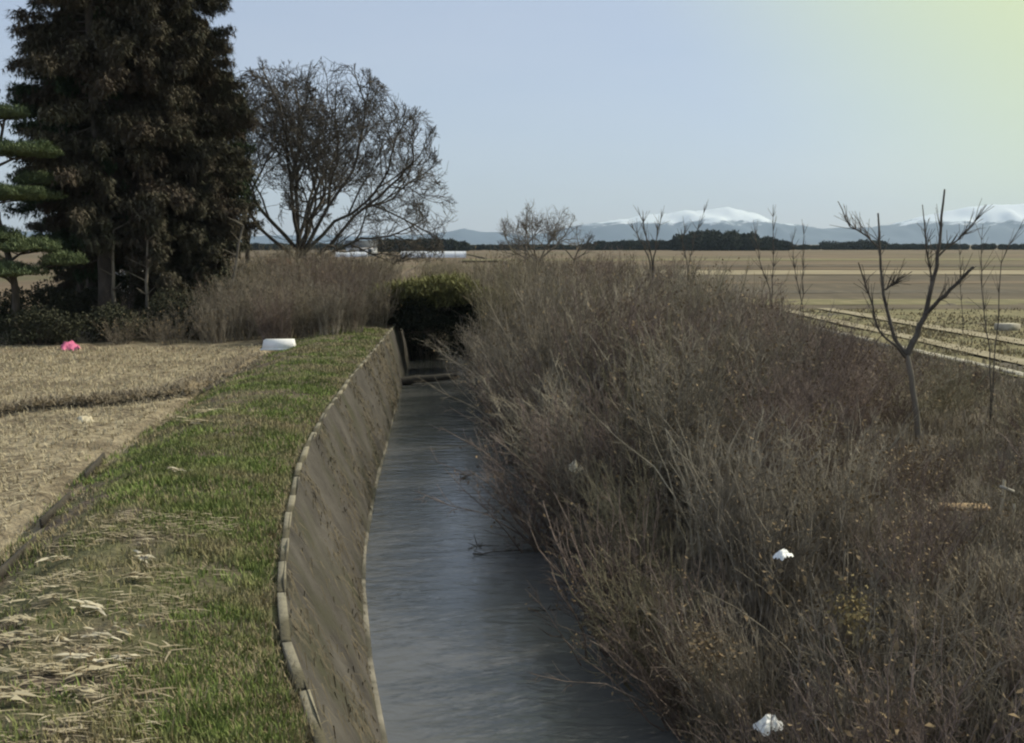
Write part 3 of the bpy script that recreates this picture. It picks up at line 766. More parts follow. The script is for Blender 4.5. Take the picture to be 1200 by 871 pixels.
# saplings poking above the thicket against the sky
def sapling(label, Y, stems, r0=.014):
    b = at_depth(*stems[0][0], Y); z0 = float(ground_z(b.x, b.y))
    t = thing('sapling', label, 'sapling', (b.x, b.y, z0))
    for s in stems:
        P = []
        base = np.array([0, 0, -.1]); first = at_depth(*s[0], Y); P.append([0, 0, -.1])
        for k, (u, v) in enumerate(s):
            p = at_depth(u, v, Y + rng.normal(0, .1)); P.append([p.x - b.x, p.y - b.y, p.z - z0])
        P = np.array(P); n = 12; tt = np.linspace(0, len(P) - 1, n)
        Q = np.stack([np.interp(tt, np.arange(len(P)), P[:, k]) for k in range(3)], -1); Q[1:-1] += rng.normal(0, .015, Q[1:-1].shape)
        o = obj('stem', mesh_np('stem', *tubes([(Q, np.linspace(r0 * 1.1, r0 * .3, n))], 5), M['bare_bark']), t)
        tws = []
        for k in range(22):
            q = rng.integers(5, n - 1); d = Q[q] - Q[q - 1]; d = d / np.linalg.norm(d)
            e = d + rng.normal(0, .4, 3) + np.array([0, 0, .3]); e /= np.linalg.norm(e); l = rng.uniform(.2, .5)
            tws.append((np.array([Q[q], Q[q] + e * l]), np.array([.009, .004]) * (Y / 30)))
        obj('twigs', mesh_np('twigs', *tubes(tws, 3), M['bare_bark']), o)
sapling('V-shaped dark sapling rising above the thicket before the mountain', 34, [[(765, 310), (757, 275), (748, 245)], [(766, 305), (770, 275), (776, 250)], [(764, 310), (752, 285), (740, 262)]], .03)
sapling('slanting thin sapling over the thicket right of the V-shaped one', 36, [[(806, 315), (815, 275), (829, 240)], [(806, 315), (800, 285), (803, 262)]], .018)
sapling('two-stemmed sapling against the sky midway along the horizon', 32, [[(905, 345), (906, 295), (906, 240)], [(903, 345), (890, 300), (884, 268)]], .02)
sapling('thin straight sapling between two-stemmed sapling and young tree', 33, [[(940, 365), (941, 310), (941, 262)], [(942, 365), (930, 310), (928, 272)]], .018)
sapling('faint leaning sapling right of the young tree', 40, [[(1128, 390), (1126, 330), (1124, 262)]], .018)
sapling('slanting bare sapling at the right picture edge', 21, [[(1165, 420), (1176, 300), (1215, 232)], [(1160, 420), (1150, 330), (1152, 262)]], .014)

# ------------------------------------------------------------------ conifers
def conifer_proto(H, hb, Rm, nl, seed, m, dens=1.0):
    R = np.random.default_rng(seed)
    tr = []
    n = 14; t = np.linspace(0, 1, n)
    P = np.stack([np.cumsum(R.normal(0, .05, n)), np.cumsum(R.normal(0, .05, n)), t * H - .3], -1)
    trunk = (P, .30 * (1 - t) ** .8 + .02)
    limbs = []; pos = []; dirs = []
    for k in range(nl):
        u = (k + R.uniform(0, 1)) / nl
        h = hb + (H - hb) * u ** .92
        prof = (1 - u) ** .62 * (1 - .5 * np.exp(-u * 8)) + .03
        Lh = Rm * prof * R.uniform(.6, 1.12); a = R.uniform(0, 2 * math.pi)
        m_ = 7; s = np.linspace(0, 1, m_)
        rise = .25 * Lh * (1 - u) * 0 + (R.uniform(-.15, .25)) * Lh
        cx, cy = np.interp(h, P[:, 2], P[:, 0]), np.interp(h, P[:, 2], P[:, 1])
        Q = np.stack([cx + np.cos(a) * Lh * s, cy + np.sin(a) * Lh * s, h + rise * s - .22 * Lh * s ** 2 + .12 * Lh * s ** 4], -1)
        limbs.append((Q, np.linspace(.045, .008, m_) * (1.2 - .6 * u)))
        ns_ = int((30 + 70 * Lh) * dens)
        f = R.uniform(.12, 1, ns_) ** .65
        q = np.stack([np.interp(f, s, Q[:, c]) for c in range(3)], -1)
        spread = .36 * (1.15 - f * .55) * max(.5, Lh / Rm)
        lat = R.normal(0, 1, (ns_, 3)) * spread[:, None]; lat[:, 2] *= .5
        lat[:, 2] -= np.abs(R.normal(0, .18, ns_))
        q = q + lat
        d = np.stack([np.cos(a) + R.normal(0, .6, ns_), np.sin(a) + R.normal(0, .6, ns_), R.normal(-.25, .5, ns_)], -1)
        pos.append(q); dirs.append(d / np.linalg.norm(d, axis=1, keepdims=True))
    pos = np.concatenate(pos); dirs = np.concatenate(dirs)
    rep = 6
    pos = np.repeat(pos, rep, 0); dirs = np.repeat(dirs, rep, 0) + R.normal(0, .55, (len(pos), 3)); dirs /= np.linalg.norm(dirs, axis=1, keepdims=True)
    Vn, Fn = blades(pos, R.uniform(.14, .34, len(pos)), R.uniform(.04, .075, len(pos)), dirs, .15, 1)
    tm = mesh_np('trunk', *tubes([trunk], 9), M['bark'], True)
    lm = mesh_np('limbs', *tubes(limbs, 4), M['bark'])
    cm = mesh_np('crown', Vn, Fn, m)
    return tm, lm, cm

CP = [conifer_proto(21, 3.0, 4.3, 210, 3, M['cedar'], 1.25), conifer_proto(20.0, 2.2, 4.0, 200, 4, M['cedar'], 1.25), conifer_proto(20.5, 2.6, 4.2, 200, 5, M['cedar_green'], 1.25)]
def conifer(i, X, Y, s, rz, label):
    t = thing('conifer', label, 'tree', (X, Y, -.1), (0, 0, rz), 'conifers of the dark grove', s)
    obj('trunk', CP[i][0], t); c = obj('crown', CP[i][2], t); obj('limbs', CP[i][1], c)
conifer(0, -16.6, 45.0, 1.0, .3, 'tall dark cedar in the front middle of the grove')
conifer(1, -15.3, 46.6, 1.05, 1.4, 'tall brownish cedar just right of the front middle one')
conifer(2, -18.0, 47.0, .92, 2.2, 'dark green cedar at the left edge of the grove')
conifer(1, -13.8, 48.0, .9, 3.6, 'brown-tinged cedar at the right edge of the grove')
conifer(0, -17.2, 50.5, 1.0, 4.4, 'dark cedar at the back left of the grove')
conifer(2, -15.2, 51.5, 1.0, 5.2, 'dark cedar at the back right of the grove')
conifer(0, -20.4, 52.0, .6, 1.0, 'dark cedar behind the cloud-pruned pine')
# bare pole-like trunks at the grove foot
for (u, Y, h, lab) in [(133, 43.6, 4.2, 'pale slim dead trunk at the grove foot, left one of a pair'), (172, 43.9, 3.8, 'pale slim dead trunk at the grove foot, right one of a pair'),
                       (262, 45.5, 4.4, 'leaning pale dead trunk at the right foot of the grove')]:
    X = (u - 600) / FPX * Y
    t = thing('dead_trunk', lab, 'tree', (X, Y, -.15))
    lean = .9 if 'leaning' in lab else .12
    n = 8; s = np.linspace(0, 1, n)
    P = np.stack([lean * s + rng.normal(0, .03, n), rng.normal(0, .03, n), s * h], -1)
    obj('trunk', mesh_np('trunk', *tubes([(P, .10 - .06 * s)], 7), M['bark_pale'], True), t)
    bl = []
    for k in range(9):
        q = rng.integers(3, n); a = rng.uniform(0, 6.28); e = np.array([math.cos(a), math.sin(a), .5]) * rng.uniform(.3, .8)
        bl.append((np.array([P[q], P[q] + e * .5, P[q] + e]), np.array([.03, .02, .008])))
    obj('branches', mesh_np('branches', *tubes(bl, 4), M['bark_pale']), t)

# cloud-pruned pine at the left edge
px_, py_ = -19.0, 41.5
pine = thing('pruned_pine', 'cloud-pruned pine with flat green foliage pads at the left edge', 'tree', (px_, py_, -.15))
n = 10; s = np.linspace(0, 1, n)
TP = np.stack([.25 * np.sin(s * 7), .15 * np.cos(s * 5), s * 8.2], -1)
tr = obj('trunk', mesh_np('trunk', *tubes([(TP, .17 - .12 * s)], 8), M['bark'], True), pine)
pads = [(-.1, 0, 8.4, .9), (-.9, -.2, 7.3, 1.0), (1.1, -.3, 7.0, 1.15), (.2, -.7, 5.4, 1.6), (-1.4, 0, 5.6, 1.2), (1.2, .4, 6.0, .7), (-.6, -.5, 3.9, 1.3), (1.0, -.4, 3.5, 1.2), (2.3, -.2, 3.0, .7), (.1, -.8, 2.6, 1.25), (-1.6, .1, 2.9, 1.1)]
for (x, y, z, r) in pads:
    b0 = np.array([np.interp(z - .5, TP[:, 2], TP[:, 0]), np.interp(z - .5, TP[:, 2], TP[:, 1]), z - .5])
    c = np.array([x, y, z - .1]); m_ = (b0 + c) / 2 + np.array([0, 0, .05])
    lb = [(np.array([b0, m_, c]), np.array([.06, .045, .02]))]
    for k in range(5):
        a = rng.uniform(0, 6.28); e = c + np.array([math.cos(a) * r * .7, math.sin(a) * r * .7, .03])
        lb.append((np.array([m_, (m_ + e) / 2, e]), np.array([.03, .02, .01])))
    o = obj('limb', mesh_np('limb', *tubes(lb, 5), M['bark']), pine)
    nn = int(2400 * r * r)
    q = rng.normal(0, 1, (nn, 3)); q /= np.linalg.norm(q, axis=1, keepdims=True); q *= (rng.uniform(0, 1, nn) ** .45)[:, None]
    q = q * np.array([r * 1.2, r * 1.1, .36]) * (1 + .35 * vnoise(q[:, 0] * 2.5 + x, q[:, 1] * 2.5 + z, 1.0, 81))[:, None]; q[:, 2] = np.where(q[:, 2] < 0, q[:, 2] * .45, q[:, 2]); q += np.array([x, y, z])
    q = np.repeat(q, 4, 0); d = rand_dirs(len(q), .05, 1)
    Vn, Fn = blades(q, rng.uniform(.10, .22, len(q)), .04, d, .05, 1)
    obj('foliage_pad', mesh_np('foliage_pad', Vn, Fn, M['pine']), o)

# ------------------------------------------------------------------ leafy evergreen bushes
def leafy_bush(X, Y, z, rx, ry, rz, n, m, label, size=.13, name='evergreen_bush', seed=1, group=None, up=False):
    R = np.random.default_rng(seed)
    t = thing(name, label, 'shrub', (X, Y, z), (0, 0, 0), group)
    L, T = stem_lines(26, rz * 1.7, .45, rx * .35, 5, seed, .02, .8, sub=1)
    obj('stems', mesh_np('stems', *tubes(L + T, 4), M['bark']), t)
    q = R.normal(0, 1, (n, 3)); q /= np.linalg.norm(q, axis=1, keepdims=True)
    lump = 1 + .40 * vnoise(q[:, 0] * 2 + q[:, 1], q[:, 2] * 2 + q[:, 1], 1.3, seed)
    q *= (R.uniform(.25, 1, n) ** .5 * lump)[:, None]
    q = q * np.array([rx, ry, rz]) + np.array([0, 0, rz * .95])
    q = q[q[:, 2] > 0.03]
    if up:
        q = np.repeat(q, 2, 0); d = rand_dirs(len(q), .1, 1); Vn, Fn = blades(q, R.uniform(.25, .6, len(q)), .04, d, .35, 2)
        obj('foliage', mesh_np('foliage', Vn, Fn, m), t)
    else:
        obj('foliage', mesh_np('foliage', *leaves(q, size, R, .3), m), t)
    return t
leafy_bush(-17.5, 40.6, -.25, 1.5, .9, .75, 4500, M['evergreen'], 'low dark evergreen bush below the cloud-pruned pine', seed=2)
leafy_bush(-20.2, 40.8, -.25, 1.6, 1.0, .7, 4500, M['evergreen'], 'low dark evergreen bush at the far left field edge', seed=3)
leafy_bush(-15.3, 42.2, -.25, 1.2, .9, .8, 4000, M['evergreen'], 'dark evergreen bush at the foot of the grove trunks', seed=4)
leafy_bush(-13.3, 43.4, -.25, 1.3, .9, .9, 4000, M['evergreen'], 'dark evergreen bush at the right foot of the grove', seed=5)
leafy_bush(-19.0, 44.8, -.25, 1.8, 1.2, 1.2, 5000, M['evergreen'], 'taller dark evergreen bush behind the cloud-pruned pine', seed=6)
leafy_bush(-12.2, 46.5, -.25, 1.6, 1.2, 1.3, 5000, M['evergreen'], 'dark evergreen bush between grove and brown brush', seed=7)
leafy_bush(-16.9, 45.8, -.25, 1.7, 1.0, 1.1, 6000, M['evergreen'], 'dark evergreen bush in the shade between the grove trunks', seed=16)
leafy_bush(-14.4, 46.8, -.25, 1.6, 1.0, 1.5, 6000, M['evergreen'], 'tall dark evergreen bush under the right-hand cedars', seed=17)
leafy_bush(-21.5, 44.5, -.25, 1.8, 1.2, 1.0, 5000, M['evergreen'], 'dark evergreen bush left of the cloud-pruned pine', seed=18)
for k_, (x_, lab_) in enumerate([(-21.5, 'dark evergreen bush behind the grove, leftmost of four'), (-18.6, 'dark evergreen bush behind the grove, second from left'), (-15.8, 'dark evergreen bush behind the grove, second from right'), (-13.0, 'dark evergreen bush behind the grove, rightmost of four')]):
    leafy_bush(x_, 55 + k_ % 2, -.25, 1.9, 1.2, 1.15 + .2 * (k_ % 2), 5000, M['evergreen'], lab_, seed=30 + k_, size=.17)
# dark bushes closing the canal
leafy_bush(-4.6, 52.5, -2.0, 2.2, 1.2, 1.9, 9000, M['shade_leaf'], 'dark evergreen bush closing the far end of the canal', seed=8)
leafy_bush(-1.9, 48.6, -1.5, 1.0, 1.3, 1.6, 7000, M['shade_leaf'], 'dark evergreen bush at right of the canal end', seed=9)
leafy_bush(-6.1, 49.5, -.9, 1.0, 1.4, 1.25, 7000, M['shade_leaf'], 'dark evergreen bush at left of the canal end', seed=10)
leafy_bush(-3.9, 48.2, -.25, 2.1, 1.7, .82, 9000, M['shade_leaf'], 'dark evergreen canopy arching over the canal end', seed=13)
leafy_bush(-3.1, 47.6, .75, 2.1, 1.3, .72, 4200, M['bamboo_leaf'], 'yellow-green bamboo grass clump above the dark canal end', name='bamboo_grass', seed=11, up=True)
leafy_bush(-5.1, 48.0, .7, 1.0, 1.0, .55, 1700, M['bamboo_leaf'], 'smaller yellow-green bamboo grass clump left of the larger one', name='bamboo_grass', seed=12, up=True)

# brown brush below the big bare tree and beyond the canal end
random.seed(23)
def brush_place(u, Y):
    side = 'at the grove foot' if u < 190 else 'under the grove edge' if u < 265 else ('above the white tub' if u < 345 else ('beside the green bank end' if u < 410 else 'by the canal end'))
    return side + (', front' if Y < 46 else (', middle' if Y < 52 else ', back'))
spots = []
while len(spots) < 68:
    Y = random.uniform(40.5, 58); u = random.uniform(110, 452)
    X = (u - 600) / FPX * Y
    if X > float(TOP(Y)) - .4 or X < EDGE(Y) - 9.5 or (u < 205 and Y > 45): continue
    if any((X - p[0]) ** 2 + (Y - p[1]) ** 2 < .9 for p in spots): continue
    spots.append((X, Y, u))
for X, Y, u in spots:
    top = np.interp(u, [110, 190, 220, 260, 330, 400, 450], [1.3, 1.5, 2.1, 2.6, 3.3, 3.2, 2.6]) * np.interp(Y, [40, 44, 58], [.55, .9, 1.05]) + random.gauss(0, .2)
    m = random.choice([M['stem_grey'], M['stem_red'], M['stem_olive'], M['stem_grey']])
    tone = {'stem_red': 'reddish-brown', 'stem_olive': 'olive-brown', 'stem_grey': 'grey-brown'}[m.name]
    shrub('tall' if top > 1.7 else 'low', X, Y, top, m, f'{tone} {size_word(top)} shrub {brush_place(u, Y)} below the large bare tree', f'{tone} shrubs below the bare tree')
for k in range(40):     # brush beyond the canal end, right of the bamboo grass
    Y = random.uniform(50.5, 80); u = random.uniform(395, 720); X = (u - 600) / FPX * Y
    shrub('tall', X, Y, random.uniform(2.0, 2.9), random.choice([M['stem_grey'], M['stem_olive']]), 'leafless shrub in the brush around the back of the bamboo grass', 'brush behind the bamboo grass')

# ------------------------------------------------------------------ far things
def gable(name, label, cat, X, Y, w, d, h, rh, rz, mw, mr, windows=()):
    t = thing(name, label, cat, (X, Y, 0), (0, 0, rz))
    V, F = box_np(w, d, h, 0, (0, 0, h / 2 - .1))
    wl_ = obj('wall', mesh_np('wall', V, F, mw), t)
    o = .35
    V = np.array([[-w / 2 - o, -d / 2 - o, h - .15], [w / 2 + o, -d / 2 - o, h - .15], [w / 2 + o, 0, h + rh], [-w / 2 - o, 0, h + rh], [-w / 2 - o, d / 2 + o, h - .15], [w / 2 + o, d / 2 + o, h - .15]], float)
    V = np.concatenate([V, V + np.array([0, 0, .12])])
    F = np.array([[0, 1, 2, 3], [3, 2, 5, 4], [6, 9, 8, 7], [9, 10, 11, 8], [0, 6, 7, 1], [4, 5, 11, 10], [0, 3, 9, 6], [3, 4, 10, 9], [1, 7, 8, 2], [2, 8, 11, 5]])
    obj('roof', mesh_np('roof', V, F, mr), t)
    for (x, z, sx, sz) in windows:
        V, F = box_np(sx, .08, sz); f = obj('window', mesh_np('window', V, F, M['wall_white']), t, (x, -d / 2 - .03, z))
        V, F = box_np(sx - .16, .04, sz - .16); obj('pane', mesh_np('pane', V, F, M['glass_dark']), f, (0, -.035, 0))
    return t
p = at_depth(424, 298, 330)
gable('farmhouse', 'small white farmhouse with dark roof behind the bare tree', 'house', p.x, p.y, 9, 6, 2.6, 1.8, .1, M['wall_white'], M['roof_dark'], [(-2.5, 1.4, 1.6, 1.1), (0, 1.4, 1.6, 1.1), (2.5, 1.2, 1.2, 1.8)])
p = at_depth(337, 320, 66)
gable('shed', 'low shed with rust-red roof in the brush below the bare tree', 'shed', p.x, p.y, 2.0, 2.0, 2.15, .35, .05, M['grey_board'], M['roof_rust'])
p = at_depth(146, 350, 74)
gable('shed', 'white shed glimpsed between the grove trunks', 'shed', p.x, p.y, 2.2, 2, 2.0, .6, .0, M['wall_white'], M['roof_dark'])
# greenhouses on the plain
def greenhouse(X, Y, L, r, label, rz):
    t = thing('greenhouse', label, 'greenhouse', (X, Y, .2), (0, 0, rz))
    a = np.linspace(0, math.pi, 11); xs = np.linspace(-L / 2, L / 2, 13)
    V = np.array([[x, -r * math.cos(q), r * .8 * math.sin(q)] for x in xs for q in a])
    i, j = np.meshgrid(np.arange(12), np.arange(10), indexing='ij'); b = (i * 11 + j).ravel()
    obj('film_cover', mesh_np('film_cover', V, np.stack([b, b + 1, b + 12, b + 11], -1), M['film'], True), t)
    for e in (-1, 1):
        V = np.array([[e * L / 2, -r * math.cos(q), r * .8 * math.sin(q)] for q in a]); 
        me = bpy.data.meshes.new('end_wall'); me.from_pydata([tuple(v) for v in V], [], [list(range(11))]); me.materials.append(M['film'])
        obj('end_wall', me, t)
    for x in xs[::2]:
        P = np.array([[x, -r * 1.01 * math.cos(q), r * .81 * math.sin(q)] for q in a]); obj('hoop', mesh_np('hoop', *tubes([(P, np.full(11, .05))], 4), M['grey_board']), t)
p = at_depth(508, 303, 270); greenhouse(p.x, p.y, 16, 1.9, 'long low white greenhouse on the plain above the bamboo grass', .05)
p = at_depth(412, 302, 280); greenhouse(p.x, p.y, 8, 1.6, 'short low white greenhouse beside the white farmhouse', .05)

# far groves: masses of foliage on the horizon
def far_grove(label, u0, u1, vtop, Y, n_tr, seed, vb=296, depth=20):
    R = np.random.default_rng(seed)
    pos = []
    x0, x1 = at_depth(u0, 290, Y).x, at_depth(u1, 290, Y).x
    H0 = at_depth(600, vtop, Y).z
    for k in range(n_tr):
        f = (k + R.uniform(0, 1)) / n_tr
        cx = x0 + (x1 - x0) * f; h = H0 * R.uniform(.85, 1.12) * (.7 + .3 * math.sin(math.pi * min(max(f, .08), .92)) ** .5)
        rad = max(h * .6, (x1 - x0) / n_tr * 1.3)
        n = 900
        q = R.normal(0, 1, (n, 3)); q /= np.linalg.norm(q, axis=1, keepdims=True); q *= (R.uniform(.3, 1, n) ** .5)[:, None]
        q = q * np.array([rad, rad, h * .52]) + np.array([cx, Y + R.uniform(-.5, .5) * depth, h * .5])
        pos.append(q[q[:, 2] > 0])
    pos = np.concatenate(pos)
    V, F = leaves(pos, H0 * .14, R, .2)
    V = V.reshape(-1, 4, 3); c = V.mean(1, keepdims=True); V = (c + (V - c) * 1.5).reshape(-1, 3)
    return stuff(obj('far_grove', mesh_np('far_grove', V, F, M['far_wood'])), label, 'grove')
GROVE_K = 1.0
far_grove('dark rounded grove on the horizon right of the bare tree', 440, 545, 280, 520, 20, 1)
far_grove('thin dark tree line on the horizon behind the pale bare tree', 540, 705, 286.5, 620, 40, 2)
far_grove('dark tree line on the horizon left of the V-shaped sapling', 690, 800, 282, 600, 24, 3)
far_grove('domed dark grove on the horizon below the mountain', 795, 882, 272, 560, 16, 4)
far_grove('small dark blocky grove right of the domed one', 889, 920, 279, 560, 4, 5)
far_grove('low dark tree line along the right horizon', 915, 1290, 286, 640, 90, 6)
far_grove('taller dark clump in the right horizon tree line', 970, 1045, 282, 630, 8, 7)
far_grove('dark tree line on the horizon behind the grove', -60, 440, 285, 640, 90, 8)

# mountains
mx = np.array([-400, 0, 300, 440, 520, 545, 575, 610, 650, 690, 720, 760, 800, 850, 882, 910, 950, 1000, 1040, 1070, 1100, 1150, 1200, 1300, 1500, 1900])
mv = np.array([274, 270, 276, 276, 273, 268, 272, 276, 270, 262, 259, 251, 248, 243, 250, 262, 267, 268, 264, 255, 248, 241, 238, 232, 245, 262])
MY = 7000.0
nx_, ny_ = 420, 44
us = np.linspace(-400, 1900, nx_); ridge = CAM_Z + (286 - np.interp(us, mx, mv)) / FPX * MY + vnoise(us, us * 0, .05, 61) * 8 + vnoise(us, us * 0, .16, 62) * 4
ts = np.linspace(0, 1, ny_)
Xm = ((us - 600) / FPX * MY)[None, :].repeat(ny_, 0); Ym = (MY - 900 + 1500 * ts)[:, None].repeat(nx_, 1)
prof = np.where(ts < .6, (ts / .6) ** .9, 1 - ((ts - .6) / .4) ** 1.5)[:, None]
spur = vnoise(Xm + Ym * .35, Ym * .25, .006, 63) * .22 + vnoise(Xm - Ym * .3, Ym * .3, .016, 64) * .10
Zm = np.maximum(ridge[None, :] * (prof + spur * prof * (1 - prof) * 2.6), -1) - 2
V = np.stack([Xm, Ym, Zm], -1).reshape(-1, 3)
i, j = np.meshgrid(np.arange(ny_ - 1), np.arange(nx_ - 1), indexing='ij'); a = (i * nx_ + j).ravel()
struct(obj('mountain', mesh_np('mountain', V, np.stack([a, a + 1, a + nx_ + 1, a + nx_], -1), M['mountain'], True)))

# ------------------------------------------------------------------ small things
def crumple(name, label, cat, loc, sx, sy, sz, m, seed):
    """A crumpled plastic bag: folded irregular sheet."""
    R = np.random.default_rng(seed); n = 12
    uu, vv = np.meshgrid(np.linspace(-1, 1, n), np.linspace(-1, 1, n))
    rr = np.maximum(np.abs(uu), np.abs(vv))
    X = uu * sx / 2 + R.normal(0, sx * .03, uu.shape); Y = vv * sy / 2 + R.normal(0, sy * .03, uu.shape)
    Z = sz * ((1 - rr ** 2) * .8 + .35 * vnoise(uu * 3 + seed, vv * 3, 1.2, seed)) + R.normal(0, sz * .07, uu.shape)
    V = np.stack([X, Y, np.maximum(Z, -.02)], -1).reshape(-1, 3)
    i, j = np.meshgrid(np.arange(n - 1), np.arange(n - 1), indexing='ij'); a = (i * n + j).ravel()
    o = obj(name, mesh_np(name, V, np.stack([a, a + 1, a + n + 1, a + n], -1), m, False), None, loc, (0, 0, R.uniform(0, 6)))
    return tag(o, label, cat)
crumple('plastic_bag', 'white plastic bag caught low by the dark water at the bottom edge', 'bag', at_depth(900, 852, 10.2), .30, .2, .12, M['white_plastic'], 1)
p = at_depth(918, 652, 10.6); crumple('plastic_bag', 'small white plastic scrap caught in the middle of the scrub', 'bag', p, .19, .12, .07, M['white_plastic'], 2)
p = at_depth(675, 553, 17.5); crumple('plastic_bag', 'pale plastic scrap hanging on twigs above the canal', 'bag', p, .22, .16, .18, M['pale_stalk'], 3)
crumple('plastic_sheet', 'crumpled pink plastic sheet at the field edge below the grove', 'sheet', (-15.6, 38.6, -.18), 1.0, .6, .32, M['pink_plastic'], 4)
crumple('plastic_scrap', 'small pale scrap lying on the tan field by the dark furrow', 'scrap', (-9.0, 22.9, -.2), .62, .3, .1, M['pale_stalk'], 5)
crumple('plastic_scrap', 'pale flat scrap on the bank right of the white tub', 'scrap', (-6.8, 38.8, .0), .7, .35, .12, M['concrete'], 6)
# white tub upside down on the bank
tub = thing('plastic_tub', 'long white plastic tub lying on the bank at the field corner', 'tub', (-8.0, 37.6, -.1), (0, 0, .05))
def frustum(w0, d0, w1, d1, h, z0=0):
    V = np.array([[-w0, -d0, 0], [w0, -d0, 0], [w0, d0, 0], [-w0, d0, 0], [-w1, -d1, h], [w1, -d1, h], [w1, d1, h], [-w1, d1, h]], float) / np.array([2, 2, 1]); V[:, 2] += z0
    F = np.array([[0, 3, 2, 1], [4, 5, 6, 7], [0, 1, 5, 4], [1, 2, 6, 5], [2, 3, 7, 6], [3, 0, 4, 7]])
    return V, F
obj('shell', mesh_np('shell', *frustum(1.1, .6, .98, .5, .34), M['white_plastic']), tub)
obj('rim', mesh_np('rim', *box_np(1.2, .7, .05, .012, (0, 0, .02)), M['white_plastic']), tub)
for e in (-1, 1): obj('handle', mesh_np('handle', *box_np(.05, .2, .04, .01, (e * .6, 0, .06)), M['dark_board']), tub)

# board on stakes in the grove brush
bd = thing('plank_seat', 'pale weathered plank on two short stakes before the brush', 'plank', (-11.9, 44.0, 0))
obj('plank', mesh_np('plank', *box_np(.85, .25, .12, .02, (0, 0, .86)), M['grey_board']), bd)
for e in (-.3, .3): obj('stake', mesh_np('stake', *box_np(.1, .1, 1.0, .015, (e, 0, .3)), M['grey_board']), bd)
# concrete ditch edge by the path, right
kd = thing('ditch_wall', 'pale low concrete ditch edge running along the right scrub', 'ditch edge')
y = 10.0
while y < 60:
    y2 = y + 1.98; f = lambda q: np.interp(q, [8, 28, 40, 51, 60], [13.5, 13.05, 12.35, 11.8, 11.5])
    x1, x2 = f(y), f(y2)
    V, F = box_np(.34, 1.96, .46, .02); V = V + rng.normal(0, .006, V.shape)
    obj('kerb_block', mesh_np('kerb_block', V, F, M['concrete']), kd, ((x1 + x2) / 2, y + .99, -.02 + random.uniform(-.02, .02)), (0, 0, math.atan2(-(x2 - x1), 1.98)))
    y += 2.0
# low concrete slab far right
sl = obj('concrete_slab', mesh_np('concrete_slab', *box_np(.8, .5, .3, .02, (0, 0, .15)), M['concrete']), None, (19.2, 42.5, .14), (0, 0, .2))
tag(sl, 'short pale concrete slab standing in the right-hand field', 'slab')
# tan board and stakes at the right edge
p = at_depth(1130, 594, 13.6)
b = obj('wooden_board', mesh_np('wooden_board', *box_np(.62, .13, .05, .008), M['board']), None, (p.x, p.y, p.z), (.25, .02, .04)); tag(b, 'tan wooden board lying across the scrub at right', 'board')
for (u, v0, v1, lab) in [(1173, 562, 640, 'pale upright bamboo stake right of the tan board'), (1186, 590, 640, 'short pale bamboo stake at the right picture edge')]:
    a0 = at_depth(u, v0, 13.5); zb = float(ground_z(a0.x, a0.y)) - .1
    n = 9; s = np.linspace(0, 1, n); P = np.stack([rng.normal(0, .004, n), rng.normal(0, .004, n), s * (a0.z - zb)], -1)
    r_ = np.where(np.arange(n) % 2 == 0, .021, .018)
    o = obj('bamboo_stake', mesh_np('bamboo_stake', *tubes([(P, r_)], 7), M['bamboo_pole'], True), None, (a0.x, a0.y, zb), (.03, .04, 0)); tag(o, lab, 'stake')
p = at_depth(1176, 562, 13.4)
o = obj('broken_lath', mesh_np('broken_lath', *box_np(.24, .05, .035, .006), M['grey_board']), None, (p.x + .05, p.y, p.z - .12), (0, .35, .5)); tag(o, 'short grey lath leaning on the tall bamboo stake', 'lath')

# dark edging boards along the left field
for (ua, va, ub, vb, lab) in [(122, 533, 100, 558, 'short dark board on edge between field and bank, farthest of three'), (82, 580, 48, 612, 'dark board on edge between field and bank, middle of three'), (42, 632, -20, 690, 'long dark board on edge between field and bank, nearest of three')]:
    A = at_z(ua, va, -.15); B = at_z(ub, vb, -.15); Lb = (B - A).length
    o = obj('edging_board', mesh_np('edging_board', *box_np(Lb, .035, .13, .006), M['dark_board']), None, (A + B) / 2 + Vector((0, 0, -.02)), (.12, 0, math.atan2(B.y - A.y, B.x - A.x))); tag(o, lab, 'board')
# low earth ridge across the field; its ditch is a flat strip coloured dark
def field_ridge():
    pts_ = [at_z(-60, 490, FIELD_Z), at_z(0, 486, FIELD_Z), at_z(80, 478, FIELD_Z), at_z(150, 472, FIELD_Z), at_z(220, 462, FIELD_Z), at_z(270, 443, FIELD_Z), at_z(312, 418, FIELD_Z)]
    P = np.array([[p.x, p.y] for p in pts_]); n = 120; t = np.linspace(0, len(P) - 1, n)
    C = np.stack([np.interp(t, np.arange(len(P)), P[:, k]) for k in range(2)], -1)
    T = np.gradient(C, axis=0); T /= np.linalg.norm(T, axis=1, keepdims=True); N_ = np.stack([-T[:, 1], T[:, 0]], -1)
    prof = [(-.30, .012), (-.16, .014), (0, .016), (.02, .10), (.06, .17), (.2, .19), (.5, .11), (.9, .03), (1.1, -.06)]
    V = []
    for k in range(n):
        for (o_, h_) in prof:
            q = C[k] + N_[k] * (o_ * (1 + .25 * vnoise(k * .35, o_, 1, 71)) + .1 * vnoise(k * .2, 3, 1, 72))
            V.append([q[0], q[1], float(ground_z(q[0], q[1])) + h_ * (1 + .5 * float(vnoise(k * .9, o_ * 6, 1, 73)))])
    m_ = len(prof); i, j = np.meshgrid(np.arange(n - 1), np.arange(m_ - 1), indexing='ij'); a = (i * m_ + j).ravel()
    return np.array(V), np.stack([a, a + 1, a + m_ + 1, a + m_], -1)
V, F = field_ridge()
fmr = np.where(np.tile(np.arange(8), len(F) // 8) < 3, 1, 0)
struct(obj('paddy_ridge', mesh_np('paddy_ridge', V, F, [M['ridge'], M['mud']], False, fmr)))
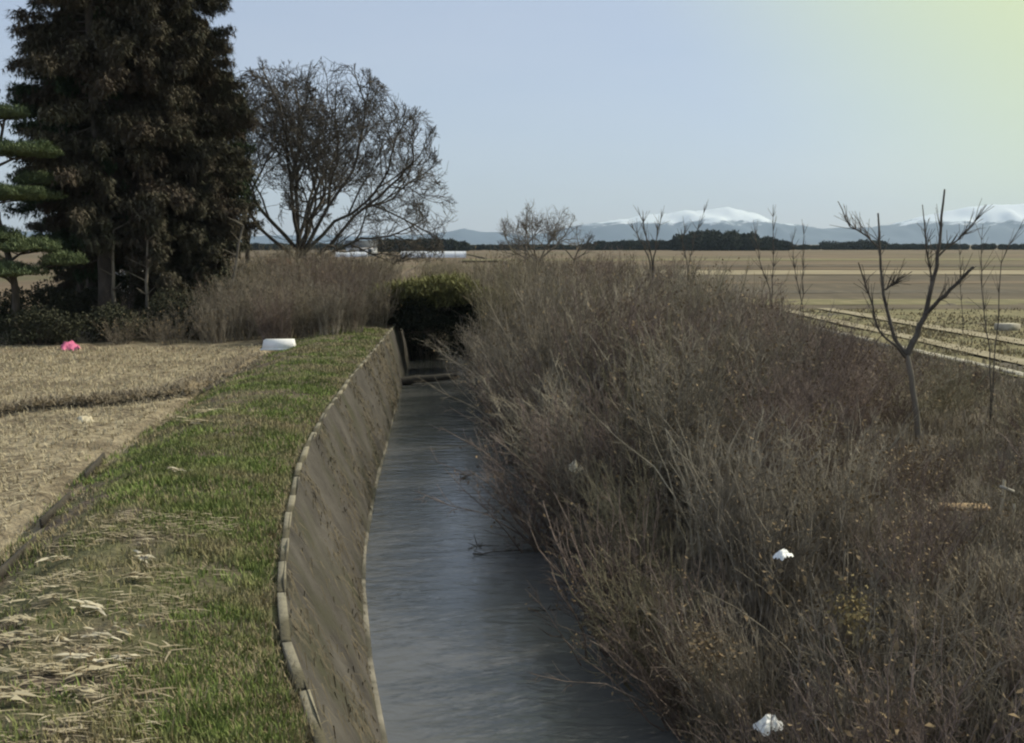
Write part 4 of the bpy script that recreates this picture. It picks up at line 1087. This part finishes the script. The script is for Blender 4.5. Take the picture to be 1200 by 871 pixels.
k_ = rng.integers(0, len(V) // 9, 5200) * 9 + rng.integers(3, 8, 5200); P = V[k_] + rng.normal(0, .12, (5200, 3)) * np.array([1, 1, .05])
Vn, Fn = blades(P, rng.uniform(.08, .26, 5200), .03, rand_dirs(5200, .15, 1), .25, 2)
stuff(obj('ridge_weeds', mesh_np('ridge_weeds', Vn, Fn, M['scrub_grass'])), 'dead brown weeds on the low ridge across the field', 'weeds')

# flattened straw bundles and dead stalks on the near bank
def straw_bundle(loc, L, w, n, m, rz, label, seed):
    R = np.random.default_rng(seed)
    t = thing('straw_bundle', label, 'straw', loc, (0, 0, rz), 'straw bundles on the near bank')
    def heap(k, l0, l1, wd, spread):
        P = np.stack([R.normal(-.15 * L, L * .28, k), R.normal(0, w * .45, k), np.abs(R.normal(0, .022, k)) + .004], -1)
        a = R.normal(0, spread, k) + math.pi * (R.uniform(0, 1, k) < .4); dz = R.uniform(-.02, .16, k)
        d = np.stack([np.cos(a), np.sin(a), dz], -1); d /= np.linalg.norm(d, axis=1, keepdims=True)
        return blades(P, R.uniform(l0, l1, k) * L, wd, d, .14, 2)
    Vn, Fn = heap(R.integers(9, 16), .35, .9, R.uniform(.028, .045), .2); obj('stalks', mesh_np('stalks', Vn + R.normal(0, .006, Vn.shape), Fn, m), t)
    Vn, Fn = heap(22, .1, .4, .016, .8); obj('husks', mesh_np('husks', Vn, Fn, M['straw'] if R.uniform() < .5 else M['dead_leaf']), t)
bundles = [(110, 735, .36, 0, 'pale straw bundle in the upper row of the near bank litter'), (62, 722, .34, 1, 'yellowish straw bundle left in the upper row of the bank litter'),
           (118, 778, .22, 0, 'cream straw bundle beside the dark mud patch'), (105, 802, .30, 0, 'whitest straw bundle in the middle of the bank litter'),
           (105, 820, .28, 1, 'pale straw bundle just below the whitest one'), (22, 770, .34, 1, 'yellow straw bundle at the left picture edge beside the mud'),
           (30, 745, .3, 1, 'tan straw bundle at the left picture edge, above the yellow one'), (18, 855, .36, 1, 'straw bundle in the bottom left corner'),
           (100, 845, .30, 1, 'tan straw bundle near the bottom edge'), (150, 800, .2, 0, 'small straw bundle at the right of the whitest one'),
           (68, 665, .36, 0, 'pale pointed straw bundle on the grass near the edging boards'), (168, 672, .28, 0, 'pale stalks leaning on the grass in mid bank'),
           (162, 700, .24, 1, 'yellow-green bent stalks below the pale leaning ones'), (228, 503, .9, 1, 'broad tan straw heap on the bank by the paddy ridge'),
           (210, 565, .4, 0, 'small pale straw tuft alone on the green bank'), (50, 815, .34, 1, 'brownish straw bundle left of the whitest one'),
           (150, 768, .22, 1, 'tan straw wisps right of the dark mud patch'), (245, 488, .7, 1, 'narrow tan straw heap behind the broad one')]
for k, (u, v, L, c, lab) in enumerate(bundles):
    q = at_z(u, v, -.03); z = float(ground_z(q.x, q.y))
    straw_bundle((q.x, q.y, z + .045), L * .8, L * .26, 40, M['pale_stalk'] if c == 0 else M['straw'], (random.uniform(-.6, .6) if k not in (10, 11) else (.7 if k == 10 else -.8)), lab, k + 1)

X = rng.uniform(-5.4, -2.2, 5200); Y = rng.uniform(6.6, 13.5, 5200)
k = (X > EDGE(Y) + .1) & (X < -2.5 - .14 * (Y - 7)) & (vnoise(X, Y * 2.2, 1.1, 95) + .5 * vnoise(X, Y, 3.5, 96) > rng.uniform(-.5, .9, 5200)); X, Y = X[k], Y[k]; n = len(X)
a_ = rng.normal(0, .5, n) + math.pi * rng.integers(0, 2, n); d = np.stack([np.cos(a_), np.sin(a_), rng.uniform(-.02, .2, n)], -1); d /= np.linalg.norm(d, axis=1, keepdims=True)
V, F = blades(np.stack([X, Y, ground_z(X, Y) + rng.uniform(.01, .06, n)], -1), rng.uniform(.06, .26, n), rng.uniform(.008, .028, n), d, .12, 2)
stuff(obj('straw_litter', mesh_np('straw_litter', V, F, M['litter'])), 'matted pale straw litter over the bare soil at near left', 'straw')
# old beam across the canal, branch and twigs in the water
P = np.array([[-4.7, 42.6, -1.86], [-3.6, 42.9, -1.80], [-2.2, 43.3, -1.72]])
lg = obj('fallen_log', mesh_np('fallen_log', *tubes([(np.array([P[0] + (P[2] - P[0]) * t for t in np.linspace(0, 1, 9)]) + rng.normal(0, .02, (9, 3)), np.linspace(.17, .12, 9))], 8), M['dark_board'], True)); tag(lg, 'dark fallen log lying across the far canal water', 'log')
fb = thing('fallen_branch', 'thin fallen branch lying across the water in mid canal', 'branch', (-.4, 19.0, WATER_Z + .01))
P = np.stack([np.linspace(-.3, 1.7, 12), .25 * np.sin(np.linspace(0, 3, 12)), .015 + rng.normal(0, .012, 12)], -1)
obj('branch_stem', mesh_np('branch_stem', *tubes([(P, np.linspace(.012, .006, 12))], 5), M['bark']), fb)
tw = []
for k in range(26):
    q = P[rng.integers(1, 12)]; d = rng.normal(0, 1, 3); d[2] = abs(d[2]) * .3; d /= np.linalg.norm(d); tw.append((np.array([q, q + d * rng.uniform(.1, .35)]), np.array([.007, .003])))
obj('twigs', mesh_np('twigs', *tubes(tw, 3), M['bark']), fb)
for (u, v, lab) in [(640, 715, 'dark twig cluster standing in the water near the right bank'), (540, 560, 'dark twig cluster in the far middle of the water'), (560, 640, 'small dark twig cluster in the water above the fallen branch')]:
    q = at_z(u, v, WATER_Z); t = thing('water_twigs', lab, 'twigs', (q.x, q.y, WATER_Z - .02)); tw = []
    for k in range(14):
        d = rng.normal(0, 1, 3); d[2] = abs(d[2]) * .5; d /= np.linalg.norm(d); o_ = -.02 * d; tw.append((np.array([o_, o_ + d * rng.uniform(.1, .35)]), np.array([.012, .005])))
    obj('twigs', mesh_np('twigs', *tubes(tw, 4), M['bark']), t)

# ------------------------------------------------------------------ haze
V, F = box_np(17600, 8900, 330, 0, (0, 4150, 160))
hm = bpy.data.materials.new('haze'); hm.use_nodes = True; hn = hm.node_tree.nodes; hn.clear()
ho = hn.new('ShaderNodeOutputMaterial'); hv = hn.new('ShaderNodeVolumePrincipled')
hv.inputs['Color'].default_value = (.64, .80, 1.0, 1); hv.inputs['Density'].default_value = 8e-5; hv.inputs['Anisotropy'].default_value = .2
hm.node_tree.links.new(hv.outputs[0], ho.inputs['Volume'])
stuff(obj('haze', mesh_np('haze', V, F, hm)), 'thin pale haze over the whole plain', 'haze')
